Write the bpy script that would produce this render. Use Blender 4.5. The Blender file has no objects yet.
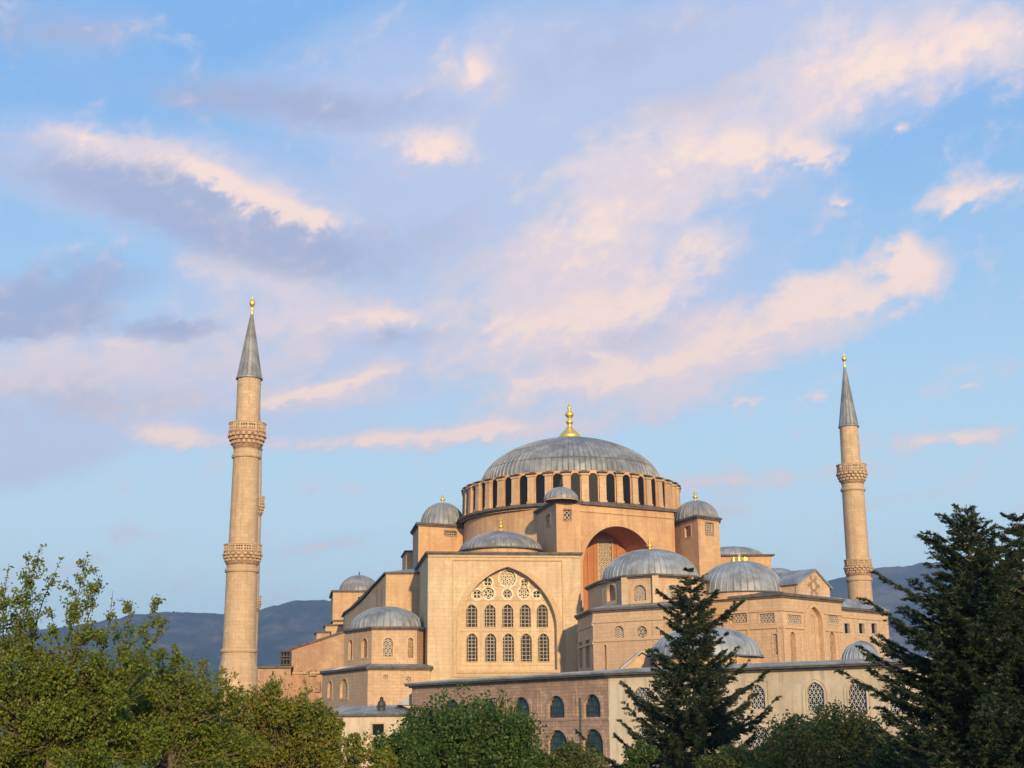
import bpy, math, random
import numpy as np
from mathutils import Vector, Matrix
from mathutils.geometry import tessellate_polygon

random.seed(7); rng = np.random.default_rng(11)
R = math.radians
scene = bpy.context.scene
COL = scene.collection

# ------------------------------------------------------------------ camera
F = 1400.0; W, H = 1024, 768
PITCH, ROLL = R(14.04), R(0.5)
CAM = Vector((0, 0, 8.0))
_f = Vector((0, math.cos(PITCH), math.sin(PITCH)))
_u0 = Vector((0, -math.sin(PITCH), math.cos(PITCH))); _r0 = Vector((1, 0, 0))
UP = _u0 * math.cos(ROLL) + _r0 * math.sin(ROLL)
RT = _r0 * math.cos(ROLL) - _u0 * math.sin(ROLL)
cd = bpy.data.cameras.new('camera'); cam = bpy.data.objects.new('camera', cd); COL.objects.link(cam)
m = Matrix((RT, UP, -_f)).transposed().to_4x4(); m.translation = CAM
cam.matrix_world = m
cd.sensor_width = 36; cd.lens = F / W * 36; cd.clip_end = 60000; cd.clip_start = 0.5
scene.camera = cam
scene.render.resolution_x, scene.render.resolution_y = W, H

# ------------------------------------------------------------------ world, sun, exposure
SUN_EL, SUN_AZ = R(14), R(167)           # azimuth measured from +Y (view direction) clockwise: behind the camera, to the right
sun_dir = Vector((math.sin(SUN_AZ) * math.cos(SUN_EL), math.cos(SUN_AZ) * math.cos(SUN_EL), math.sin(SUN_EL)))
sd = bpy.data.lights.new('sun', 'SUN'); sd.energy = 4.8; sd.angle = R(1.2); sd.color = (1.0, 0.72, 0.39)
sun = bpy.data.objects.new('sun', sd); COL.objects.link(sun)
sun.rotation_euler = sun_dir.to_track_quat('Z', 'Y').to_euler(); sun.location = (60, -80, 90)
vs = scene.view_settings
scene.display_settings.display_device = 'sRGB'
vs.view_transform = 'Standard'; vs.look = 'None'; vs.gamma = 1; vs.use_curve_mapping = False
vs.exposure = 0.22

def ray(px, py):
    return _f + RT * ((px - W / 2) / F) + UP * ((H / 2 - py) / F)
def at(px, py, Y):
    d = ray(px, py); return CAM + d * (Y / d.y)
def on_z(px, py, z):
    d = ray(px, py); return CAM + d * ((z - CAM.z) / d.z)
def zof(px, py, Y): return at(px, py, Y).z
def azel(px, py):
    d = ray(px, py).normalized(); return math.atan2(d.x, d.y), math.asin(d.z)

def lin(c):
    return tuple((v / 255 / 12.92) if v / 255 <= 0.04045 else ((v / 255 + 0.055) / 1.055) ** 2.4 for v in c)

class NT:
    def __init__(s, tree): s.t = tree; s.n = tree.nodes; s.l = tree.links
    def node(s, typ, **kw):
        n = s.n.new(typ)
        for k, v in kw.items():
            if k == 'i':
                for a, b in v.items():
                    if isinstance(b, bpy.types.NodeSocket): s.l.new(b, n.inputs[a])
                    else: n.inputs[a].default_value = b
            else: setattr(n, k, v)
        return n
    def math(s, op, a, b=None, c=None, clamp=False):
        i = {0: a}
        if b is not None: i[1] = b
        if c is not None: i[2] = c
        return s.node('ShaderNodeMath', operation=op, use_clamp=clamp, i=i).outputs[0]
    def mix(s, fac, a, b, blend='MIX'):
        n = s.node('ShaderNodeMix', data_type='RGBA', blend_type=blend)
        for k, v in ((0, fac), (6, a), (7, b)):
            if isinstance(v, bpy.types.NodeSocket): s.l.new(v, n.inputs[k])
            else: n.inputs[k].default_value = v if k == 0 else (*v[:3], 1)
        return n.outputs[2]
    def noise(s, vec, scale, detail=3, rough=0.5, dist=0.0):
        return s.node('ShaderNodeTexNoise', i={'Vector': vec, 'Scale': scale, 'Detail': detail, 'Roughness': rough, 'Distortion': dist}).outputs[0]
    def smooth(s, v, a, b, lo=0.0, hi=1.0):
        return s.node('ShaderNodeMapRange', interpolation_type='SMOOTHSTEP', i={0: v, 1: a, 2: b, 3: lo, 4: hi}).outputs[0]

def build_world():
    w = bpy.data.worlds.new('World'); scene.world = w; w.use_nodes = True
    t = NT(w.node_tree); t.n.clear()
    sky = t.node('ShaderNodeTexSky', sky_type='NISHITA', sun_disc=False, sun_elevation=SUN_EL, sun_rotation=SUN_AZ,
                 air_density=1.0, dust_density=0.6, ozone_density=2.0)
    S = SKY_STRENGTH
    tc = t.node('ShaderNodeTexCoord').outputs['Generated']
    sp = t.node('ShaderNodeSeparateXYZ', i={0: tc})
    az = t.math('ARCTAN2', sp.outputs[0], sp.outputs[1])
    el = t.math('ARCSINE', sp.outputs[2])
    p = t.node('ShaderNodeCombineXYZ', i={0: az, 1: el, 2: 0.0}).outputs[0]
    # wisps run up to the right: rotate and stretch the noise domain
    def dom(rot, sx, sy, loc=(0, 0, 0)):
        return t.node('ShaderNodeMapping', vector_type='TEXTURE', i={'Vector': p, 'Location': loc, 'Rotation': (0, 0, rot), 'Scale': (sx, sy, 1)}).outputs[0]
    d1 = dom(R(16), 0.20, 0.085)
    n1 = t.noise(d1, 1.6, 6, 0.52, 0.4)
    n2 = t.noise(dom(R(18), 0.060, 0.042, (3, 1, 0)), 1.5, 7, 0.60, 0.25)
    n3 = t.noise(dom(R(20), 0.30, 0.16, (7, 2, 0)), 1.2, 4, 0.5, 0.3)
    n4 = t.noise(dom(R(24), 0.022, 0.014, (1, 5, 0)), 1.5, 5, 0.6, 0.25)
    wx = t.math('MULTIPLY', t.math('SUBTRACT', n2, 0.5), 0.030)
    wy = t.math('ADD', t.math('MULTIPLY', t.math('SUBTRACT', n3, 0.5), 0.03), t.math('MULTIPLY', t.math('SUBTRACT', n4, 0.5), 0.018))
    pw = t.node('ShaderNodeVectorMath', operation='ADD', i={0: p, 1: t.node('ShaderNodeCombineXYZ', i={0: wx, 1: wy, 2: 0.0}).outputs[0]}).outputs[0]
    def blobs(lst, v):
        acc = None
        for (px, py, rx, ry, deg, wgt) in lst:
            a, e = azel(px, py)
            c, s_ = math.cos(R(deg)), math.sin(R(deg))
            a1, e1 = azel(px + rx * c, py - rx * s_)
            L = math.hypot(a1 - a, e1 - e); ang = math.atan2(e1 - e, a1 - a)
            mp = t.node('ShaderNodeMapping', vector_type='TEXTURE', i={'Vector': v, 'Location': (a, e, 0), 'Rotation': (0, 0, ang), 'Scale': (L * 1.55, ry / F * 1.55, 1)})
            g = t.node('ShaderNodeTexGradient', gradient_type='SPHERICAL', i={0: mp.outputs[0]}).outputs['Fac']
            acc = t.math('MULTIPLY', g, wgt) if acc is None else t.math('MULTIPLY_ADD', g, wgt, acc)
        return acc
    veil = blobs([(620, 70, 290, 90, 8, 1.1), (460, 210, 190, 140, 0, 1.0), (200, 215, 190, 55, -14, 1.0), (100, 165, 150, 36, -6, .9), (130, 380, 240, 80, 8, 1.2),
                  (320, 320, 120, 85, 15, 1.0), (20, 460, 100, 26, 14, .9), (60, 25, 90, 26, 0, .55), (850, 45, 180, 70, 15, 1.0), (620, 290, 200, 85, 22, 1.0),
                  (700, 360, 190, 42, 15, .9), (420, 438, 190, 18, 3, .6), (280, 110, 160, 30, -5, .5), (800, 190, 60, 16, 0, .35), (720, 490, 120, 20, 6, .35), (330, 543, 90, 10, 10, .5)], pw)
    cream = blobs([(880, 55, 120, 48, 20, 1.0), (1000, 50, 50, 40, 0, .8), (700, 150, 130, 45, 16, 1.1), (590, 250, 130, 62, 28, 1.15), (560, 340, 120, 50, 14, 1.0), (650, 385, 170, 30, 15, 1.1),
                   (790, 315, 120, 32, 15, 1.15), (285, 285, 90, 40, -20, .9), (120, 365, 190, 45, 3, 1.0), (215, 185, 120, 26, -18, 1.0), (90, 150, 80, 18, -10, .7), (340, 385, 90, 16, 14, .9),
                   (410, 440, 150, 11, 3, .9), (390, 316, 60, 16, 0, .9), (912, 258, 36, 26, -25, 1.0), (965, 192, 52, 16, 12, .9), (440, 140, 50, 18, 0, .8), (475, 72, 40, 28, -30, .7), (180, 441, 46, 13, -3, 1.0), (730, 480, 110, 12, 6, .7), (950, 434, 60, 12, 4, .9)], pw)
    puff = blobs([(970, 38, 55, 18, 20, .9), (880, 70, 70, 26, 22, 1.0), (825, 50, 40, 18, 20, .7), (740, 150, 80, 20, 2, 1.1), (815, 155, 32, 10, 0, 1.15), (700, 248, 48, 16, 14, 1.1), (655, 290, 70, 20, 20, 1.1),
                  (590, 235, 60, 30, 28, .7), (555, 325, 70, 20, 16, .9), (800, 298, 110, 20, 14, 1.15), (812, 278, 30, 12, 0, .9), (865, 300, 50, 14, 8, .9), (690, 352, 80, 13, 15, 1.0), (610, 378, 90, 13, 12, .9),
                  (912, 264, 34, 20, -30, 1.2), (903, 240, 14, 14, 0, 1.0), (962, 197, 28, 11, 10, 1.1), (1000, 182, 34, 8, 0, .9), (262, 200, 70, 12, -20, 1.35), (208, 176, 26, 13, -25, 1.2), (322, 213, 32, 9, 0, 1.0),
                  (88, 137, 20, 7, -10, 1.0), (435, 146, 34, 14, 0, 1.15), (476, 72, 18, 16, -40, 1.0), (390, 315, 40, 8, 0, 1.0), (492, 326, 18, 6, 25, .9), (600, 352, 24, 5, 0, .8), (180, 440, 38, 12, -3, 1.4),
                  (345, 383, 70, 6, 14, 1.2), (285, 396, 40, 6, 12, 1.1), (390, 441, 130, 7, 3, 1.1), (488, 434, 30, 11, 4, 1.1), (115, 342, 26, 10, 0, .9), (745, 402, 26, 5, 8, 1.1), (816, 394, 16, 6, 12, 1.2),
                  (952, 434, 52, 9, 4, 1.3), (973, 380, 10, 3, 0, 1.2), (903, 132, 11, 6, 20, 1.1), (846, 200, 9, 4, 0, 1.0), (515, 385, 40, 14, 10, .7), (735, 480, 60, 6, 5, .8), (320, 545, 60, 5, 10, .9)], pw)
    dark = blobs([(185, 210, 170, 30, -14, 1.1), (60, 290, 90, 24, 10, 1.0), (30, 318, 80, 16, 0, 1.1), (170, 325, 50, 10, 3, 1.1), (290, 105, 130, 22, -4, 1.0), (60, 30, 80, 22, 0, .7),
                  (430, 235, 100, 50, 0, .35), (600, 60, 150, 40, 12, .4), (70, 400, 170, 30, 6, .45), (250, 240, 110, 30, -20, .6), (390, 335, 60, 14, 0, .6), (640, 330, 120, 22, 20, .35), (700, 105, 120, 22, 16, .3)], pw)
    k1 = t.math('MULTIPLY', t.math('SUBTRACT', n1, 0.5), 0.9)
    k2 = t.math('MULTIPLY', t.math('SUBTRACT', n2, 0.5), 2.3)
    k4 = t.math('MULTIPLY', t.math('SUBTRACT', n4, 0.5), 1.3)
    va = t.smooth(t.math('ADD', veil, k1), 0.05, 1.1, 0, 0.78)
    ca = t.smooth(t.math('ADD', t.math('ADD', cream, k2), t.math('MULTIPLY', k1, .5)), 0.0, 0.95, 0, 0.82)
    pd = t.math('ADD', t.math('ADD', t.math('MULTIPLY_ADD', cream, .42, t.math('MULTIPLY', puff, .8)), t.math('MULTIPLY', k2, .8)), k4)
    pa = t.smooth(pd, 0.08, 1.25, 0, 0.88)
    da = t.smooth(t.math('ADD', t.math('ADD', dark, t.math('MULTIPLY', k2, 0.5)), t.math('MULTIPLY', k1, .3)), 0.05, 0.85, 0, 0.80)
    skyc = t.node('ShaderNodeVectorMath', operation='SCALE', i={0: sky.outputs[0], 'Scale': S}).outputs[0]
    # clear air: mid blue overhead to pale aqua at the hills
    grad = t.smooth(el, 0.02, 0.50)
    air = t.mix(grad, [x * 1.16 for x in lin((206, 232, 236))], lin((130, 184, 240)))
    base = t.mix(SKY_MIX, skyc, air)
    c = t.mix(va, base, lin((194, 200, 224)))
    c = t.mix(ca, c, lin((228, 213, 214)))
    c = t.mix(da, c, lin((158, 170, 202)))
    c = t.mix(pa, c, t.mix(t.smooth(pd, 0.3, 1.2), lin((230, 213, 216)), lin((252, 224, 208))))
    # below the horizon plain ground light
    bg = t.node('ShaderNodeBackground', i={'Color': c, 'Strength': 1.0})
    t.node('ShaderNodeOutputWorld', i={'Surface': bg.outputs[0]})
SKY_STRENGTH = 0.10
SKY_MIX = 0.8
build_world()

# ------------------------------------------------------------------ materials
def new_mat(name):
    mt = bpy.data.materials.new(name); mt.use_nodes = True
    t = NT(mt.node_tree); t.n.clear()
    b = t.node('ShaderNodeBsdfPrincipled'); t.node('ShaderNodeOutputMaterial', i={'Surface': b.outputs[0]})
    return mt, t, b
def stone(name, col, dark, bw=1.3, bh=0.55, mortar=0.03, mcol=None, var=0.5, rough=0.85, stain=0.35, bump=0.25):
    mt, t, b = new_mat(name)
    stain = min(.85, stain * 1.1)
    uv = t.node('ShaderNodeTexCoord').outputs['UV']
    ob = t.node('ShaderNodeTexCoord').outputs['Object']
    br = t.node('ShaderNodeTexBrick', offset=0.5, i={'Vector': uv, 'Color1': (*col, 1), 'Color2': (*[c * (1 - .22 * var) for c in col], 1),
                'Mortar': (*(mcol or [c * .62 for c in col]), 1), 'Scale': 1.0, 'Mortar Size': mortar, 'Mortar Smooth': 0.4, 'Bias': 0.0,
                'Brick Width': bw, 'Row Height': bh})
    big = t.noise(ob, 0.11, 5, 0.6)
    c = t.mix(t.math('MULTIPLY', t.smooth(big, 0.36, 0.62), stain), br.outputs[0], dark)
    streak = t.node('ShaderNodeMapping', i={'Vector': uv, 'Scale': (1.3, 0.10, 1)}).outputs[0]
    st = t.noise(streak, 1.0, 4, 0.6)
    c = t.mix(t.math('MULTIPLY', t.smooth(st, 0.45, 0.70), stain * .9), c, [d * .75 for d in dark])
    patch = t.noise(ob, 0.28, 5, 0.7, 1.2)
    c = t.mix(t.smooth(patch, .54, .62, 0, .24), c, [min(1, x * 1.25 + .03) for x in col])
    fine = t.noise(ob, 1.6, 6, 0.75)
    c = t.mix(0.8, c, t.mix(fine, (0.25, 0.25, 0.25), (0.75, 0.75, 0.75)), 'SOFT_LIGHT')
    t.l.new(c, b.inputs['Base Color']); b.inputs['Roughness'].default_value = rough
    bp = t.node('ShaderNodeBump', i={'Strength': bump, 'Distance': 0.06, 'Height': t.math('ADD', br.outputs[1], t.math('MULTIPLY', fine, -0.9))})
    bp.invert = True
    t.l.new(bp.outputs[0], b.inputs['Normal'])
    return mt
def simple(name, col, rough=0.6, metal=0.0, nscale=0.0, nvar=0.3, spec=0.5):
    mt, t, b = new_mat(name)
    b.inputs['Roughness'].default_value = rough; b.inputs['Metallic'].default_value = metal
    b.inputs['Specular IOR Level'].default_value = spec
    b.inputs['Base Color'].default_value = (*col, 1)
    if nscale:
        ob = t.node('ShaderNodeTexCoord').outputs['Object']
        n = t.noise(ob, nscale, 5, 0.6)
        t.l.new(t.mix(t.smooth(n, .3, .7), [c * (1 - nvar) for c in col], [min(1, c * (1 + nvar)) for c in col]), b.inputs['Base Color'])
    return mt
def leadmat(name, col):
    mt, t, b = new_mat(name)
    ob = t.node('ShaderNodeTexCoord').outputs['Object']
    n = t.noise(ob, 0.35, 6, 0.65, 0.6); n2 = t.noise(ob, 1.6, 6, 0.7)
    st = t.noise(t.node('ShaderNodeMapping', i={'Vector': ob, 'Scale': (1.4, 1.4, .15)}).outputs[0], 1.0, 4, 0.6)
    c = t.mix(t.smooth(n, .3, .72), [x * .60 for x in col], [x * 1.3 for x in col])
    c = t.mix(t.math('MULTIPLY', t.smooth(st, .5, .75), .45), c, (0.42, 0.40, 0.37))
    c = t.mix(t.math('MULTIPLY', t.smooth(n2, .55, .8), .35), c, (0.10, 0.10, 0.10))
    t.l.new(c, b.inputs['Base Color'])
    b.inputs['Roughness'].default_value = 0.55; b.inputs['Metallic'].default_value = 0.15
    bp = t.node('ShaderNodeBump', i={'Strength': .3, 'Distance': .08, 'Height': n2}); t.l.new(bp.outputs[0], b.inputs['Normal'])
    return mt
M = {
 'block': stone('ashlar_cream', (0.60, 0.465, 0.30), (0.47, 0.33, 0.20), 1.8, .62, .022, stain=.45),
 'peach': stone('plaster_peach', (0.56, 0.39, 0.225), (0.44, 0.26, 0.15), 2.2, .7, .018, stain=.5, var=.35),
 'tower': stone('plaster_tower', (0.58, 0.375, 0.205), (0.42, 0.23, 0.13), 2.0, .8, .014, stain=.5, var=.3),
 'orange': stone('plaster_orange', (0.44, 0.185, 0.07), (0.32, 0.12, 0.05), 3.0, 1.5, .01, stain=.4, var=.2),
 'tomb': stone('ashlar_tomb', (0.58, 0.41, 0.26), (0.44, 0.29, 0.19), 1.2, .5, .03, stain=.5),
 'apse': stone('ashlar_apse', (0.56, 0.39, 0.24), (0.42, 0.27, 0.17), 1.3, .5, .03, stain=.45),
 'brick': stone('weathered_brick', (0.52, 0.355, 0.22), (0.34, 0.20, 0.13), 1.3, .45, .03, (0.40, .27, .18), stain=.7, var=.9),
 'pink': stone('pink_masonry', (0.52, 0.345, 0.24), (0.34, 0.21, 0.15), 1.0, .40, .05, (0.30, .20, .14), stain=.6, var=1.7, bump=.5),
 'cream': stone('limewash_cream', (0.60, 0.51, 0.39), (0.38, 0.30, 0.21), 3.2, 2.0, .006, stain=.55, var=.15),
 'minaret': stone('minaret_ashlar', (0.57, 0.415, 0.26), (0.42, 0.28, 0.17), 1.3, .55, .026, stain=.5, var=.9),
 'trim': simple('carved_trim', (0.50, 0.35, 0.21), .85, nscale=2.5, nvar=.12),
 'carve_and_shade': simple('carved_relief_and_shade', (0.30, 0.19, 0.12), .9, nscale=2.0, nvar=.35),  # relief brown; on the minaret balconies it is painted corbel shadow
 'lattice': simple('window_lattice', (0.44, 0.37, 0.29), .8, nscale=3, nvar=.2),
 'white_lattice': simple('pale_window_lattice', (0.50, 0.50, 0.50), .7),
 'pale': simple('pale_tracery', (0.66, 0.56, 0.42), .8, nscale=3, nvar=.15),
 'pane': simple('dark_glass', (0.010, 0.011, 0.014), .4, spec=.08),
 'teal': simple('green_glass', (0.015, 0.075, 0.07), .2, nscale=.8, nvar=.5),
 'dome_lead': leadmat('dome_lead', (0.225, 0.235, 0.245)),
 'lead': leadmat('sheet_lead', (0.245, 0.265, 0.29)),
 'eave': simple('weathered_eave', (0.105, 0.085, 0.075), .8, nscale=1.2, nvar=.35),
 'gold': simple('gilded_metal', (1.0, 0.66, 0.16), .42, .85),
 'dark': simple('dark_metal', (0.04, 0.038, 0.036), .6),
}

# ------------------------------------------------------------------ mesh helpers
def origin_of(o):
    v = Vector((0, 0, 0))
    while o is not None: v += o.location; o = o.parent
    return v
class MB:
    def __init__(s): s.v = []; s.f = []; s.m = []; s.axis = None
    def add(s, vs_, fs_, mi=0):
        k = len(s.v); s.v += [tuple(v) for v in vs_]; s.f += [tuple(i + k for i in f) for f in fs_]; s.m += [mi] * len(fs_)
    def prism(s, poly, z0, z1, mi=0, top=True, bottom=True):
        n = len(poly); z1s = z1 if isinstance(z1, (list, tuple)) else [z1] * n
        vs_ = [(p[0], p[1], z0) for p in poly] + [(p[0], p[1], z) for p, z in zip(poly, z1s)]
        fs_ = [(i, (i + 1) % n, n + (i + 1) % n, n + i) for i in range(n)]
        if top: fs_.append(tuple(range(n, 2 * n)))
        if bottom: fs_.append(tuple(range(n - 1, -1, -1)))
        s.add(vs_, fs_, mi)
    def obox(s, c, ax, ay, az, mi=0):
        """box from centre and three half-axis vectors"""
        c = Vector(c); ax = Vector(ax); ay = Vector(ay); az = Vector(az)
        vs_ = [c + ax * i + ay * j + az * k for k in (-1, 1) for j in (-1, 1) for i in (-1, 1)]
        s.add(vs_, [(0, 2, 3, 1), (4, 5, 7, 6), (0, 1, 5, 4), (2, 6, 7, 3), (0, 4, 6, 2), (1, 3, 7, 5)], mi)
    def lathe(s, c, prof, n=32, mi=0, a0=0.0):
        """prof: list of (r, z) absolute z"""
        vs_ = []
        for r, z in prof:
            for k in range(n):
                a = a0 + 2 * math.pi * k / n; vs_.append((c[0] + r * math.cos(a), c[1] + r * math.sin(a), z))
        fs_ = [(i * n + k, i * n + (k + 1) % n, (i + 1) * n + (k + 1) % n, (i + 1) * n + k) for i in range(len(prof) - 1) for k in range(n)]
        s.add(vs_, fs_, mi)
    def dome(s, c, rad, z0, z1, nribs, rib=0.09, wid=.18, rings=14, mi=0, full=.94, p=1.0, flare=0.0):
        """lead dome: a cap with raised standing seams along its meridians"""
        prof = []
        for i in range(rings + 1):
            t_ = i / rings * math.pi / 2
            r = rad * math.cos(t_) ** full; z = z0 + (z1 - z0) * math.sin(t_) ** p
            prof.append((max(r, .02), z))
        if flare: prof.insert(0, (rad + flare, z0 - flare * .55))
        n = nribs; angs = []
        for k in range(n):
            a = 2 * math.pi * k / n; w = 2 * math.pi / n * wid / 2
            angs += [(a - w, 0), (a, 1), (a + w, 0)]
        vs_ = []; N = len(angs)
        for r, z in prof:
            for a, u in angs:
                rr = r + (rib * u * min(1, r / rad * 2)); zz = z + rib * u * .6 * (1 - r / rad)
                vs_.append((c[0] + rr * math.cos(a), c[1] + rr * math.sin(a), zz))
        fs_ = [(i * N + k, i * N + (k + 1) % N, (i + 1) * N + (k + 1) % N, (i + 1) * N + k) for i in range(len(prof) - 1) for k in range(N)]
        s.add(vs_, fs_, mi)
    def slab(s, face, outer, holes, d0, d1, mi=0, back=True, sides=True, mi_reveal=None):
        """outer/holes: polygons in the face's (u, z); front at depth offset d0, back at d1 (positive = outwards)"""
        loops = [outer] + list(holes)
        flat = [p for l in loops for p in l]
        tris = tessellate_polygon([[Vector((p[0], p[1], 0)) for p in l] for l in loops])
        def orient(t_, up):
            a, b, c = (flat[i] for i in t_)
            ar = (b[0] - a[0]) * (c[1] - a[1]) - (b[1] - a[1]) * (c[0] - a[0])
            return t_ if (ar > 0) == up else (t_[0], t_[2], t_[1])
        s.add([face.p(u, z, d0) for u, z in flat], [orient(t_, True) for t_ in tris], mi)
        if back: s.add([face.p(u, z, d1) for u, z in flat], [orient(t_, False) for t_ in tris], mi)
        for li, l in enumerate(loops):
            if li == 0 and not sides: continue
            n = len(l)
            s.add([face.p(u, z, d0) for u, z in l] + [face.p(u, z, d1) for u, z in l],
                  [(i, (i + 1) % n, n + (i + 1) % n, n + i) for i in range(n)], mi if mi_reveal is None else mi_reveal)
    def tube(s, pts, rads, n=6, mi=0):
        pts = [Vector(p) for p in pts]; vs_ = []
        for i, p in enumerate(pts):
            d = (pts[min(i + 1, len(pts) - 1)] - pts[max(i - 1, 0)]).normalized()
            a = d.orthogonal().normalized() if abs(d.z) < .9 else d.cross(Vector((0, 1, 0))).normalized(); b = d.cross(a)
            r = rads[i] if isinstance(rads, (list, tuple)) else rads
            vs_ += [p + (a * math.cos(2 * math.pi * k / n) + b * math.sin(2 * math.pi * k / n)) * r for k in range(n)]
        s.add(vs_, [(i * n + k, i * n + (k + 1) % n, (i + 1) * n + (k + 1) % n, (i + 1) * n + k) for i in range(len(pts) - 1) for k in range(n)], mi)
    def build(s, name, mats, parent=None, smooth=False):
        if not isinstance(mats, (list, tuple)): mats = [mats]
        mats = [M[x] if isinstance(x, str) else x for x in mats]
        org = origin_of(parent)
        me = bpy.data.meshes.new(name)
        me.from_pydata([(v[0] - org.x, v[1] - org.y, v[2] - org.z) for v in s.v], [], s.f)
        for mt in mats: me.materials.append(mt)
        me.polygons.foreach_set('material_index', s.m)
        if smooth: me.polygons.foreach_set('use_smooth', [True] * len(s.f))
        me.update()
        uvl = me.uv_layers.new(name='UVMap'); V = s.v
        data = np.zeros(len(me.loops) * 2, dtype=np.float32)
        for po in me.polygons:
            n = po.normal
            if s.axis and abs(n.z) < .9:
                a0 = None
                for li in po.loop_indices:
                    v = V[me.loops[li].vertex_index]; a = math.atan2(v[1] - s.axis[1], v[0] - s.axis[0])
                    if a0 is None: a0 = a
                    if a - a0 > math.pi: a -= 2 * math.pi
                    if a0 - a > math.pi: a += 2 * math.pi
                    data[2 * li] = a * s.axis[2]; data[2 * li + 1] = v[2]
            elif abs(n.z) > .75:
                for li in po.loop_indices:
                    v = V[me.loops[li].vertex_index]; data[2 * li] = v[0]; data[2 * li + 1] = v[1]
            else:
                L = math.hypot(n.x, n.y); tx, ty = -n.y / L, n.x / L
                for li in po.loop_indices:
                    v = V[me.loops[li].vertex_index]; data[2 * li] = v[0] * tx + v[1] * ty; data[2 * li + 1] = v[2]
        uvl.data.foreach_set('uv', data)
        o = bpy.data.objects.new(name, me); COL.objects.link(o)
        if parent: o.parent = parent
        return o

class Face:
    """a vertical wall plane through plan points a -> b (left to right as seen from outside)"""
    def __init__(s, a, b):
        s.a = Vector((a[0], a[1])); d = Vector((b[0], b[1])) - s.a; s.len = d.length; s.d = d / s.len
        s.n = Vector((s.d.y, -s.d.x))
    def p(s, u, z, dep=0.0):
        q = s.a + s.d * u + s.n * dep; return Vector((q.x, q.y, z))
    def hit(s, px, py, dep=0.0):
        r = ray(px, py); a = s.a + s.n * dep
        t_ = (a - CAM.xy).dot(s.n) / Vector((r.x, r.y)).dot(s.n)
        q = CAM + r * t_; return (Vector((q.x, q.y)) - s.a).dot(s.d), q.z
def rect(u0, u1, z0, z1): return [(u0, z0), (u1, z0), (u1, z1), (u0, z1)]
def arch(cu, hw, z0, z1, pointed=0.0, n=9):
    """arched opening outline, counter-clockwise; pointed > 0 lifts a point on the crown"""
    rise = min(hw * (1 + pointed), (z1 - z0) * .9); zs = z1 - rise
    pts = [(cu - hw, z0), (cu + hw, z0)]
    for i in range(2 * n + 1):
        a = math.pi * i / (2 * n)
        x = math.cos(a); y = math.sin(a)
        if pointed: y = y * (1 - .22 * (1 - abs(x)) ** 0 ) + .22 * (1 - abs(x)) if pointed > 0 else y
        pts.append((cu + hw * x, zs + rise * y))
    return pts
def circle(cu, cz, r, n=16): return [(cu + r * math.cos(2 * math.pi * i / n), cz + r * math.sin(2 * math.pi * i / n)) for i in range(n)]
def inside(poly, x, y):
    c = False; n = len(poly)
    for i in range(n):
        x1, y1 = poly[i]; x2, y2 = poly[i - 1]
        if (y1 > y) != (y2 > y) and x < (x2 - x1) * (y - y1) / (y2 - y1) + x1: c = not c
    return c
def offset(poly, d):
    n = len(poly); out = []
    for i in range(n):
        p0, p1, p2 = Vector(poly[i - 1][:2]), Vector(poly[i][:2]), Vector(poly[(i + 1) % n][:2])
        a = (p1 - p0).normalized(); b = (p2 - p1).normalized()
        na, nb = Vector((a.y, -a.x)), Vector((b.y, -b.x)); k = (na + nb)
        k = k / max(.3, (1 + na.dot(nb))); out.append(p1 + k * d)
    return out
def body(poly, z0, z1, holes=None, mats='peach', reveal=.5, parent=None, name='wall', top=True, extra=None):
    """walls standing on a plan polygon, with true openings; holes = {edge: [outline, ...]}"""
    b = MB(); n = len(poly); z1s = z1 if isinstance(z1, (list, tuple)) else [z1] * n
    for i in range(n):
        p, q = poly[i], poly[(i + 1) % n]; fc = Face(p, q); L = fc.len
        outer = [(0, z0), (L, z0), (L, z1s[(i + 1) % n]), (0, z1s[i])]
        hs = (holes or {}).get(i, [])
        if hs: b.slab(fc, outer, hs, 0, -reveal, 0, back=False, sides=False)
        else: b.add([fc.p(u, z) for u, z in outer], [(0, 1, 2, 3)])
    if top: b.add([(p[0], p[1], z) for p, z in zip(poly, z1s)], [tuple(range(n))])
    if extra: extra(b)
    return b.build(name, mats, parent)
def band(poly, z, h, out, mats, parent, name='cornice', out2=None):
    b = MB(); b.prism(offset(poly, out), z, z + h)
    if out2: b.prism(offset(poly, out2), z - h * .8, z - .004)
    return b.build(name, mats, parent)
def lattice_bars(b, face, outline, step, wid, d0, d1, kind, mi=0):
    us = [p[0] for p in outline]; zs = [p[1] for p in outline]
    u0, u1, z0, z1 = min(us), max(us), min(zs), max(zs); cu, cz = (u0 + u1) / 2, (z0 + z1) / 2
    dirs = {'grid': [(1, 0), (0, 1)], 'diag': [(.62, .78), (-.62, .78)], 'hex': [(1, 0), (.5, .866), (-.5, .866)]}[kind]
    ext = math.hypot(u1 - u0, z1 - z0)
    for dx, dz in dirs:
        nx, nz = -dz, dx; K = int(ext / step / 2) + 1
        for k in range(-K, K + 1):
            ox, oz = cu + nx * step * k, cz + nz * step * k
            run = None; N = max(12, int(ext / .12))
            ts = [(-.5 + i / N) * ext for i in range(N + 1)]
            for i, t_ in enumerate(ts + [None]):
                ok = t_ is not None and inside(outline, ox + dx * t_, oz + dz * t_)
                if ok and run is None: run = t_
                if not ok and run is not None:
                    a, e = run, ts[i - 1]
                    if e - a > step * .4:
                        mid = (a + e) / 2; c = face.p(ox + dx * mid, oz + dz * mid, (d0 + d1) / 2)
                        D = Vector((face.d.x * dx, face.d.y * dx, dz)); Nn = Vector((face.n.x, face.n.y, 0)); T = D.cross(Nn)
                        b.obox(c, D * (e - a) / 2, T * wid / 2, Nn * abs(d0 - d1) / 2, mi)
                    run = None
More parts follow.
